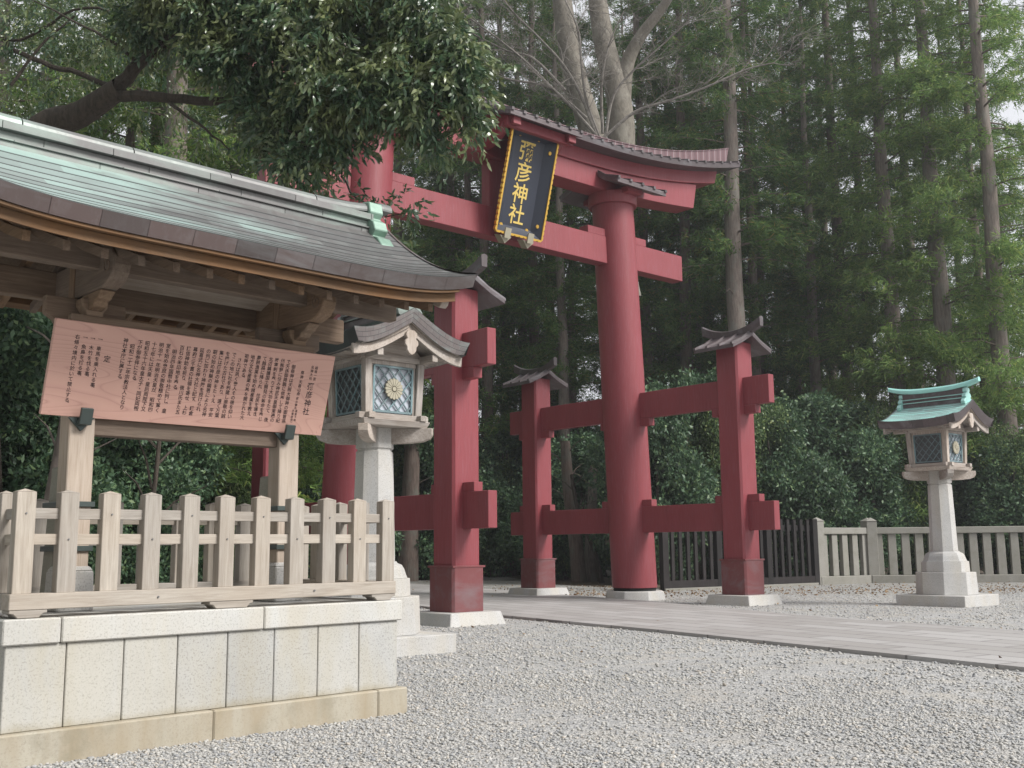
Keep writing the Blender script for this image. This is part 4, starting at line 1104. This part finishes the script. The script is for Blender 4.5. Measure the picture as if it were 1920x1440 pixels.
# --- evergreen shrubs (camellia-like)
def make_shrub(seed, R0, H0, nleaf, L=.13, lf=LEAF_CAM):
    rg = np.random.default_rng(seed); t = thing('evergreen_shrub', 'x', 'shrub')
    bl = []
    for k in range(16):
        a = rg.random() * 6.28; r = R0 * .62 * rg.random() ** .5; h = H0 * (.12 + .78 * rg.random())
        bl.append(((r * math.cos(a), r * math.sin(a), h), R0 * rg.uniform(.34, .55) * (1 - .35 * h / H0)))
    bl.append(((0, 0, H0 * .45), R0 * .75)); bl.append(((0, 0, H0 * .78), R0 * .45))
    dens = nleaf / (12.6 * sum(b[1] ** 2 for b in bl))
    # sprays: cluster points then spread
    Pc, Dc = blob_leaf_points(bl, dens / 9 * .85, rg, .6, .18, 10)
    Pc[:, 2] = np.abs(Pc[:, 2])
    k = 9; P = np.repeat(Pc, k, 0) + rg.normal(0, .11, (len(Pc) * k, 3)); D = np.repeat(Dc, k, 0) * .7 + rg.normal(0, .6, (len(Pc) * k, 3)); D[:, 2] -= .15
    ns = 60; ci = rg.integers(0, len(Pc), ns)
    for i_ in ci:
        o_ = Dc[i_] * np.array([1, 1, .4]) + np.array([0, 0, .8]); o_ /= np.linalg.norm(o_); ln = rg.uniform(.35, .9)
        tt = rg.random(16) * ln; P = np.concatenate([P, Pc[i_] + o_ * tt[:, None] + rg.normal(0, .03, (16, 3))]); D = np.concatenate([D, o_ * .5 + rg.normal(0, .6, (16, 3))])
    V, Q = leaves(P, D, L * rg.uniform(.7, 1.3, len(P)), L * .27 * rg.uniform(.7, 1.2, len(P)), rg, .2)
    np_mesh('foliage', V, Q, lf, t)
    q = MB()
    for k in range(5):
        a = rg.random() * 6.28; x, y = .3 * math.cos(a), .3 * math.sin(a)
        q.tube([(x, y, -.1), (x * 2.2, y * 2.2, H0 * .3), (x * 4 * rg.random(), y * 4 * rg.random(), H0 * .75)], [.09, .07, .02], 6)
    q.build('stem', BARK_O, t)
    return t
shrubs = [make_shrub(11, 2.6, 5.2, 46000, .14), make_shrub(12, 2.3, 6.8, 42000, .165), make_shrub(13, 3.0, 4.2, 60000, .1, LEAF_CAM2)]
used = set()
def place(protos, i, pos, scale, rz, label, group=None, cat=None, sz=None):
    p = protos[i]
    if id(p) in used: p = copy_tree(p)
    else: used.add(id(p))
    p.location = (pos.x, pos.y, 0); p.scale = (scale, scale, sz or scale); p.rotation_euler = (0, 0, rz); p['label'] = label
    if group: p['group'] = group
    return p
def gpos(px, D): 
    v = at(px, 1015, D); return v
SH = [  # proto, px, D, scale, zscale, label
    (0, 1235, 43, 1.15, 1.55, 'rounded glossy evergreen bush filling the gap between right pillar and right front leg'),
    (1, 1300, 45.5, 1.15, 1.35, 'tall glossy evergreen bush behind the black picket fence'),
    (2, 1370, 45.5, 1.1, 1.7, 'evergreen bush hidden behind the right front leg of the gate'),
    (0, 1470, 46, 1.3, 1.5, 'bushy glossy evergreen right of the right front leg'),
    (1, 1555, 48, 1.35, 1.25, 'dark tall evergreen bush above the end of the black picket fence'),
    (0, 1620, 47, 1.2, 1.3, 'dark evergreen bush left of the pale green lantern'),
    (2, 1690, 49, 1.2, 1.7, 'dark evergreen bush behind the pale green lantern'),
    (1, 1800, 49, 1.1, 1.0, 'evergreen bush right of the pale green lantern'),
    (0, 1880, 47, 1.3, 1.2, 'evergreen bush at the right edge behind the stone fence'),
    (2, 1960, 47, 1.3, 1.5, 'evergreen bush partly cut off by the right edge'),
    (0, 1075, 50, 1.35, 1.35, 'dark evergreen bush between the far leg and the right pillar'),
    (1, 1000, 58, 1.5, 1.25, 'dark evergreen bush directly behind the far right leg'),
    (2, 935, 60, 1.5, 1.9, 'dark evergreen bush between near left leg and far right leg'),
    (0, 870, 56, 1.4, 1.5, 'evergreen bush behind the near left leg'),
    (1, 790, 52, 1.3, 1.2, 'evergreen bush between the near lantern and the near left leg'),
    (2, 720, 54, 1.4, 1.8, 'evergreen bush behind the near lantern'),
    (0, 1150, 54, 1.4, 1.5, 'dark evergreen bush behind the right pillar'),
    (0, 610, 44, 1.2, 1.4, 'dark evergreen bush behind the right end of the notice board'),
    (1, 545, 37, .95, .9, 'evergreen bush seen under the right half of the notice board'),
    (2, 405, 33, 1.0, 1.25, 'pale-leaved evergreen bush seen under the middle of the notice board'),
    (0, 300, 25, .8, .9, 'evergreen bush seen under the notice board left of centre'),
    (1, 240, 25, .85, .75, 'evergreen bush seen beside the left post of the shelter'),
    (2, 150, 27, 1., 1.2, 'evergreen bush behind the left post of the shelter'),
    (0, 60, 21, .8, .95, 'glossy evergreen bush left of the notice board'),
    (1, -40, 20, .9, .95, 'glossy evergreen bush at the left edge below the shelter roof'),
    (0, 300, 36, 1.3, 1.5, 'tall evergreen bush in the second row behind the shelter'),
    (2, 480, 38, 1.3, 1.9, 'tall evergreen bush in the second row behind the notice board'),
    (1, 150, 34, 1.3, 1.4, 'tall evergreen bush in the second row behind the left post'),
    (0, 20, 30, 1.3, 1.6, 'tall evergreen bush in the second row at the left edge'),
]
for k, (i, px, D, s_, sz, lb) in enumerate(SH):
    place(shrubs, i, gpos(px, D), s_, k * 1.37, lb, sz=sz)

# --- cedars
def make_cedar(seed, H0, base, R0, nt_, r0, mat, lf=LEAF_CED):
    rg = np.random.default_rng(seed); t = thing('cedar_tree', 'x', 'tree')
    lean = rg.normal(0, .25, 2); q = MB(); pts_, rad = [], []
    for i in range(15):
        h = H0 * i / 14; pts_.append((lean[0] * (h / H0) ** 2 + .06 * math.sin(i * 1.3 + seed), lean[1] * (h / H0) ** 2 + .05 * math.cos(i * 1.7), h - .1))
        rad.append(r0 * ((1 - h / H0) ** .8 * .95 + .04) * (1.35 if i == 0 else 1))
    q.tube(pts_, rad, 12); tr = q.build('trunk', mat, t, smooth=True)
    bq = MB(); P, D = [], []
    nb = 125
    for b in range(nb):
        h = base + (H0 - base) * (b / nb) ** 1.1; Lb = (R0 * (1 - (b / nb) ** 2.2) + .5) * rg.uniform(.5, 1.15)
        a = rg.random() * 6.283; dx, dy = math.cos(a), math.sin(a)
        x0, y0 = lean[0] * (h / H0) ** 2, lean[1] * (h / H0) ** 2
        droop = rg.uniform(.1, .5)
        fpt = lambda s_: np.array([x0 + dx * Lb * s_, y0 + dy * Lb * s_, h + Lb * (.25 * s_ - droop * s_ * s_)])
        bq.tube([fpt(s_) for s_ in (0, .35, .7, 1)], [.05, .035, .02, .008], 4)
        nn = int(nt_ * Lb / R0)
        for k in range(nn):
            s_ = rg.uniform(.25, 1.05); c = fpt(s_) + rg.normal(0, .22 + .1 * Lb * .3, 3) * np.array([1, 1, .7]) + np.array([0, 0, -.12])
            P.append(c); D.append([dx * .8 + rg.normal(0, .5), dy * .8 + rg.normal(0, .5), -.35 + rg.normal(0, .4)])
    for b in range(9):
        h = base * rg.uniform(.35, 1); a = rg.random() * 6.283; Lb = rg.uniform(.4, 1.8)
        bq.tube([(0, 0, h), (math.cos(a) * Lb * .6, math.sin(a) * Lb * .6, h + .15), (math.cos(a) * Lb, math.sin(a) * Lb, h - .1)], [.035, .02, .006], 4)
    bq.build('limbs', BARK_C, t)
    P = np.array(P); D = np.array(D); k = 9
    Pp = np.repeat(P, k, 0) + rg.normal(0, .09, (len(P) * k, 3)); Dd = np.repeat(D, k, 0) * .8 + rg.normal(0, .45, (len(P) * k, 3))
    n = len(Pp); d, s_, u = rot_frames(Dd, rg); L = rg.uniform(.18, .42, n)[:, None]; wd = rg.uniform(.018, .034, n)[:, None]
    V = np.stack([Pp + s_ * wd, Pp - s_ * wd, Pp + d * L - u * L * .2], 1).reshape(-1, 3)
    np_mesh('crown', V, np.arange(len(V)).reshape(-1, 3), lf, t)
    return t
cedars = [make_cedar(21, 46, 7.5, 3.3, 52, .36, BARK_C), make_cedar(22, 50, 11, 3.1, 50, .42, BARK_C), make_cedar(23, 44, 5.0, 3.4, 60, .3, BARK_C),
          make_cedar(24, 46, 14, 2.9, 46, .5, BARK_P), make_cedar(25, 42, 3.6, 3.9, 66, .46, BARK_P, LEAF_CED2)]
CED = [
    (3, 1398, 50, 1.05, 'stout pale cedar trunk rising right of the gate roof end'),
    (0, 1450, 60, .9, 'slim reddish cedar just right of the stout pale cedar'),
    (2, 1510, 62, 1.0, 'slim dark cedar third from the gate on the right'),
    (1, 1605, 58, 1.0, 'dark cedar standing above the dark bushes left of the lantern'),
    (4, 1700, 52, 1.05, 'broad cedar with low pale green boughs left of the pale green lantern'),
    (4, 1795, 50, 1.12, 'broad cedar with low boughs directly behind the pale green lantern'),
    (4, 1905, 48, 1.05, 'broad cedar with low boughs at the right edge'),
    (1, 1300, 56, .95, 'cedar behind the right end of the tie beam'),
    (0, 1250, 62, .95, 'slim cedar right of the grey forked trunk'),
    (3, 1345, 66, .9, 'cedar just left of the stout pale cedar'),
    (2, 1080, 60, 1.0, 'cedar left of the right pillar'),
    (0, 1005, 58, 1.0, 'cedar showing below the name plaque'),
    (1, 950, 66, 1.0, 'cedar behind the name plaque'),
    (2, 880, 58, 1.05, 'cedar above the near left leg roof'),
    (0, 820, 64, 1.05, 'cedar behind the tie beam left of the plaque'),
    (1, 1040, 72, 1.0, 'deeper cedar right of the name plaque'),
]
for k, (i, px, D, s_, lb) in enumerate(CED): place(cedars, i, gpos(px, D), s_, k * 2.1, lb)
rc = random.Random(5); k = 0
for j, (px, D) in enumerate([(845, 62), (915, 57), (985, 64), (1062, 55), (1222, 57), (1275, 66), (1328, 60), (1432, 55), (1478, 66), (1545, 57), (1578, 70), (1650, 60), (1742, 58), (1838, 60), (1870, 54)]):
    place(cedars, 3 if j % 3 == 0 else 1, gpos(px, D), rc.uniform(.72, .95), rc.uniform(0, 6), 'tall straight cedar deep in the forest behind the gate', 'cedars deep in the forest')
for D, n_, x0, x1 in ((72, 9, 650, 2080), (92, 9, 620, 2100)):
    for j in range(n_):
        px = x0 + (x1 - x0) * (j + rc.uniform(-.3, .3)) / (n_ - 1)
        place(cedars, rc.choice([0, 1, 2, 2, 0, 4]), gpos(px, D * rc.uniform(.95, 1.05)), rc.uniform(.85, 1.1), rc.uniform(0, 6), 'tall straight cedar deep in the forest behind the gate', 'cedars deep in the forest')
for j, (px, D) in enumerate([(300, 31), (420, 35), (520, 33), (210, 37), (-60, 34), (40, 42), (160, 46), (270, 40), (380, 50), (480, 44), (570, 56), (660, 50), (740, 60), (90, 60), (230, 66), (330, 62), (450, 70), (560, 72)]):
    place(cedars, [4, 2, 4, 2, 4][j % 5], gpos(px, D), rc.uniform(.8, 1.0), rc.uniform(0, 6), 'green cedar seen through gaps above the shelter roof', 'cedars behind the shelter')

# --- trees grown from explicit branch lists
def limb(q, pts_, r0, r1, n=8, wob=0., rg=None):
    out = []; P = [Vector(p) for p in pts_]; m_ = len(P)
    # Catmull-Rom
    for i in range(m_ - 1):
        p0, p1, p2, p3 = P[max(i - 1, 0)], P[i], P[i + 1], P[min(i + 2, m_ - 1)]
        for k in range(5):
            t = k / 5; out.append(.5 * ((2 * p1) + (p2 - p0) * t + (2 * p0 - 5 * p1 + 4 * p2 - p3) * t * t + (3 * p1 - p0 - 3 * p2 + p3) * t ** 3))
    out.append(P[-1]); L = len(out) - 1
    if wob and rg: out = [p + Vector(rg.normal(0, wob, 3)) if 0 < i < L else p for i, p in enumerate(out)]
    q.tube(out, [r0 + (r1 - r0) * i / L for i in range(L + 1)], n)
    return out
# grey forked tree behind the gate
zk = thing('zelkova_tree', 'smooth grey twin-trunked tree rising behind the gate roof', 'tree', gpos(1190, 44))
zo = Vector(zk.location); zk.location.z = 0; zo.z = 0
A = lambda px, py, D: at(px, py, D) - zo
rgz = np.random.default_rng(8)
q = MB(); limb(q, [A(1172, 1022, 44), A(1172, 700, 44), A(1155, 560, 44), A(1150, 400, 44), A(1165, 265, 44), A(1158, 175, 44), A(1135, 90, 44), A(1118, -20, 44), A(1100, -200, 44)], .86, .34, 16); q.build('trunk', BARK_Z, zk, smooth=True)
q = MB(); limb(q, [A(1166, 240, 44), A(1174, 130, 43.9), A(1200, 70, 43.5), A(1245, 10, 43), A(1300, -80, 42)], .38, .14, 12); q.build('trunk', BARK_Z, zk, smooth=True)
q = MB(); limb(q, [A(1176, 560, 44), A(1140, 380, 43.5), A(1108, 245, 43), A(1080, 150, 43), A(1062, 60, 43), A(1050, -40, 43), A(1040, -200, 43)], .6, .36, 14); q.build('trunk', BARK_Z, zk, smooth=True)

# bare maple
mp_ = thing('bare_maple', 'leafless fine-twigged maple fanning out above the gate roof', 'tree', gpos(1160, 38.5))
mo = Vector(mp_.location); mo.z = 0; mp_.location.z = 0
A = lambda px, py, D=38.: at(px, py, D) - mo
q = MB(); limb(q, [Vector((0, 0, -.1)), A(1165, 700), A(1150, 420), A(1125, 262)], .2, .13, 8); q.build('trunk', BARK_M, mp_)
rgm = random.Random(12)
q = MB()
def twig(p, d, L, r, lvl):
    if lvl == 0 or L < .12: return
    pts_ = [p]; cur = Vector(p); dd = Vector(d).normalized()
    for i in range(4):
        dd = (dd + Vector((rgm.gauss(0, .13), rgm.gauss(0, .16), rgm.gauss(0, .1) + .02))).normalized(); cur = cur + dd * L / 4; pts_.append(cur.copy())
    q.tube(pts_, [r * (1 - .14 * i) for i in range(5)], 4 if r < .03 else 6)
    for i in range(1, 5):
        for _ in range(2 if i > 1 else 1):
            nd = (dd + Vector((rgm.gauss(0, .6), rgm.gauss(0, .5), rgm.gauss(0.05, .45)))).normalized()
            twig(pts_[i], nd, L * rgm.uniform(.42, .68), max(.004, r * (.62 - .05 * i)), lvl - 1)
mains = [[(1125, 262), (1075, 205), (1030, 160), (985, 115), (930, 70), (860, 20), (800, -20)], [(1120, 258), (1090, 180), (1055, 120), (1010, 70), (960, 20), (925, -30)], [(1125, 260), (1100, 190), (1090, 120), (1085, 60), (1060, 0)],
         [(1135, 260), (1150, 180), (1190, 130), (1235, 90), (1290, 40)], [(1130, 260), (1190, 210), (1250, 190), (1320, 165), (1400, 130), (1450, 118)], [(1130, 250), (1128, 160), (1140, 90), (1170, 20)], [(1100, 222), (1030, 165), (960, 150), (900, 135)], [(1060, 170), (1000, 110), (950, 95), (880, 60)]]
for i, mn in enumerate(mains):
    D0 = 38 + rgm.uniform(-1.2, 1.2)
    pts_ = [A(x, y, 38 + (D0 - 38) * j / len(mn)) for j, (x, y) in enumerate(mn)]
    out = limb(q, pts_, .065, .02, 6)
    for j in range(4, len(out), 3):
        d = (out[j] - out[j - 2]).normalized()
        for _ in range(2):
            nd = (d + Vector((rgm.gauss(0, .5), rgm.gauss(0, .5), rgm.gauss(.05, .45)))).normalized()
            twig(out[j], nd, rgm.uniform(.9, 1.7), .017, 3)
q.build('branches', BARK_M, mp_)

# big evergreen oak over the shelter
ok = thing('evergreen_oak', 'large evergreen oak with drooping glossy leaves spreading above the shelter roof', 'tree', gpos(-120, 17))
oo = Vector(ok.location); oo.z = 0; ok.location.z = 0
A = lambda px, py, D: at(px, py, D) - oo
rgo = np.random.default_rng(31)
q = MB()
limb(q, [Vector((0, 0, -.2)), A(-40, 500, 17), A(60, 262, 17), A(150, 215, 16.8), A(225, 165, 16.5)], .34, .17, 12)
q.build('trunk', BARK_O, ok, smooth=True)
q = MB()
limbs = [([(205, 180, 16.6), (300, 182, 16.3), (420, 190, 16), (560, 195, 15.6)], .1, .05), ([(215, 172, 16.6), (260, 120, 16.5), (330, 60, 16.2), (420, -30, 16)], .13, .05), ([(560, 195, 15.6), (650, 170, 15.3), (760, 140, 15), (860, 130, 14.7)], .05, .02),
         ([(300, 182, 16.3), (370, 230, 16), (430, 280, 16)], .035, .01), ([(420, 190, 16), (520, 230, 15.6), (600, 300, 15.3)], .04, .012), ([(0, 72, 17.5), (60, 110, 17.2), (150, 140, 17), (215, 165, 16.7)], .04, .05),
         ([(-40, 60, 17.5), (40, 75, 17.3), (140, 20, 17), (240, 20, 16.5)], .03, .02), ([(20, 160, 17), (70, 90, 17), (140, 30, 17)], .03, .015), ([(400, 0, 16), (560, 20, 15.6), (700, 30, 15.2)], .06, .03), ([(260, 120, 16.5), (180, 60, 16.6), (60, 0, 16.8)], .035, .01),
         ([(640, 330, 16.5), (700, 400, 15.8), (760, 400, 15.4)], .02, .006)]
for pl2, r0, r1 in limbs: limb(q, [A(*p) for p in pl2], r0, r1, 7, .015, rgo)
q.build('limbs', BARK_O, ok)
blobs_px = [  # px, py, D, radius m, density
    (885, 120, 14.6, .5), (860, 190, 14.7, .48), (820, 120, 14.7, .7), (780, 200, 14.8, .6), (730, 130, 15, .8), (800, 40, 15, .75), (740, 215, 15, .38), (690, 185, 15, .6), (650, 120, 15.2, .9), (720, 20, 15.2, .9), (880, 235, 14.6, .25),
    (620, 230, 15.2, .65), (540, 220, 15.6, .55), (590, 200, 16, .6), (620, 250, 16, .45), (560, 250, 16.3, .6), (690, 225, 15.6, .3), (790, 240, 15.2, .3), (480, 250, 16.5, .35), (600, 20, 15.5, 1.0), (560, 150, 15.4, .8), (560, 290, 15.4, .5), (620, 320, 15.4, .42), (660, 290, 15.3, .42), (500, 60, 15.6, 1.0), (470, -40, 16, 1.1), (480, 190, 15.8, .5), (440, 110, 15.8, .7), (380, 60, 15.8, .8), (340, -30, 16, 1.0), (600, -120, 16, 1.4), (760, -90, 15.5, 1.1),
    (540, 340, 15.8, .32), (500, 320, 16, .3), (700, 330, 16, .2), (770, 290, 15, .25), (820, 260, 14.8, .25), (300, 30, 16.4, .7), (420, 0, 15.6, .9),
    (745, 380, 15.4, .26), (715, 420, 15.5, .3), (770, 385, 15.3, .2), (740, 455, 15.5, .22), (700, 375, 15.6, .2), (590, 345, 16.5, .25), (640, 350, 16.2, .22)]
bl = [(tuple(A(x, y, D)), r * .84) for x, y, D, r in blobs_px if not (y > 315 and r > .25) and not (630 < x < 790 and 205 < y < 370)]
Pc, Dc = blob_leaf_points(bl, 36, rgo, .4, .22, 10)
def spray(Pc, Dc, k, rg, L0, spread=.09):
    n = len(Pc); ax = Dc * .6 + rg.normal(0, .35, (n, 3)); ax[:, 2] -= .25; ax /= np.linalg.norm(ax, axis=1, keepdims=True)
    tt = np.linspace(0, .32, k)
    P = Pc[:, None] + ax[:, None] * tt[None, :, None] + np.array([0, 0, -1.])[None, None] * (tt ** 2 * 1.4)[None, :, None]
    sd_ = rg.normal(0, 1, (n, k, 3)); sd_[..., 2] *= .4; D = ax[:, None] * .75 + sd_ * .45 + np.array([0, 0, -.55])
    P = P.reshape(-1, 3) + rg.normal(0, .012, (n * k, 3)); D = D.reshape(-1, 3); L = L0 * rg.uniform(.65, 1.2, n * k)
    return leaves2(P, D, L, L * .15, rg)
V, T = spray(Pc, Dc, 9, rgo, .145)
# thin, broken foliage in the upper left
bp = [(60, 40, 17.5, .9), (150, 80, 17.5, .8), (40, 160, 17.8, .7), (210, 90, 17.5, .8), (120, 190, 18, .5), (250, 210, 18, .4), (-30, 60, 17.6, 1.), (200, -40, 17.5, 1.1), (60, -60, 17.5, 1.1), (300, 120, 17.6, .7), (380, 250, 17.8, .5), (330, 200, 18, .4)]
Pc, Dc = blob_leaf_points([(tuple(A(x, y, D)), r) for x, y, D, r in bp], 9, rgo, .2, .3)
V3, T3 = spray(Pc, Dc, 8, rgo, .12)
np_mesh('foliage', np.concatenate([V, V3]), np.concatenate([T, T3 + len(V)]), LEAF_OAK, ok)
# the oak of which only boughs enter from outside the left edge, and undergrowth trunks
def small_trunk(px, D, lean, r, h, lb, mat=BARK_C):
    t = thing('young_tree', lb, 'tree', gpos(px, D)); t.location.z = 0
    q = MB(); limb(q, [(0, 0, -.1), (lean * .3, 0, h * .33), (lean * .8, 0, h * .66), (lean, 0, h)], r, r * .6, 10); q.build('trunk', mat, t, smooth=True)
    q = MB()
    for k in range(6):
        z = h * (.45 + .09 * k); a = k * 2.4; q.tube([(lean * z / h, 0, z), (lean * z / h + math.cos(a) * .5, math.sin(a) * .5, z + .5), (lean * z / h + math.cos(a) * 1.1, math.sin(a) * 1.1, z + .8)], [.03, .02, .006], 5)
    q.build('limbs', mat, t)
small_trunk(72, 19, .5, .17, 6, 'reddish leaning trunk beside the left post of the shelter', BARK_P)
small_trunk(258, 20, .35, .06, 4.2, 'thin dark sapling trunk seen under the notice board', BARK_O)
small_trunk(1105, 47, .2, .3, 5, 'pale old trunk in the undergrowth left of the right pillar', BARK_P)
small_trunk(1085, 46, -.5, .35, 6, 'dark thick trunk in the undergrowth right of the far leg', BARK_C)
small_trunk(1128, 45, -1.2, .12, 4.5, 'thin dark leaning trunk beside the right pillar', BARK_O)
small_trunk(765, 50, .2, .5, 9, 'dark thick trunk between the near lantern and near leg', BARK_C)
small_trunk(955, 58, -.3, .4, 8, 'thick trunk beyond the kerb between the two legs', BARK_C)
# the grove goes on unseen left of and behind the viewer, added for shade
for j, (x, y) in enumerate([(-13, 6), (-16, 12), (-19, 1), (-14, -4), (-21, 18), (-24, 8), (-9, -10), (-17, -12), (-3, -15), (-26, -3), (-10, -19), (4, -20), (-24, 26), (-30, 14)]):
    place(cedars, [4, 2, 4, 0][j % 4], Vector((x, y, 0)), rc.uniform(.75, .95), rc.uniform(0, 6), 'tall cedar out of view, added to shade the left side', 'unseen cedars added for shade')

# air of the grove: thin even haze
k = bpy.data.materials.new('haze'); k.use_nodes = True; t_ = k.node_tree; t_.nodes.clear()
vo = t_.nodes.new('ShaderNodeVolumePrincipled'); vo.inputs['Color'].default_value = (.93, .96, 1, 1); vo.inputs['Density'].default_value = .0008; vo.inputs['Anisotropy'].default_value = .3
ou = t_.nodes.new('ShaderNodeOutputMaterial'); t_.links.new(vo.outputs[0], ou.inputs['Volume'])
q = MB(); q.box(-152, 152, -42, 262, -1.2, 58); tag(q.build('haze', k), kind='stuff')

# fallen leaves along the path edge and under the trees
rgl = np.random.default_rng(77); n = 5200
xx = rgl.uniform(-9, 26, n); yy = 33 + rgl.exponential(3.2, n) + rgl.normal(0, 1, n)
x2 = rgl.uniform(-3, 14, 70); y2 = rgl.uniform(13, 33, 70)
P = np.stack([np.concatenate([xx, x2]), np.concatenate([yy, y2]), np.full(n + 70, .03)], 1)
D = rgl.normal(0, 1, P.shape); D[:, 2] = np.abs(D[:, 2]) * .15; L = rgl.uniform(.05, .1, len(P))
V, Q = leaves(P, D, L, L * .25, rgl, .2)
LEAF_DRY = leaf_mat('dry_leaves', [(0, (.1, .055, .03)), (.5, (.2, .12, .06)), (1, (.32, .22, .11))], .7, .1, .2)
tag(np_mesh('fallen_leaves', V, Q, LEAF_DRY), 'brown fallen leaves scattered thinly on the gravel', 'leaf litter', kind='stuff')
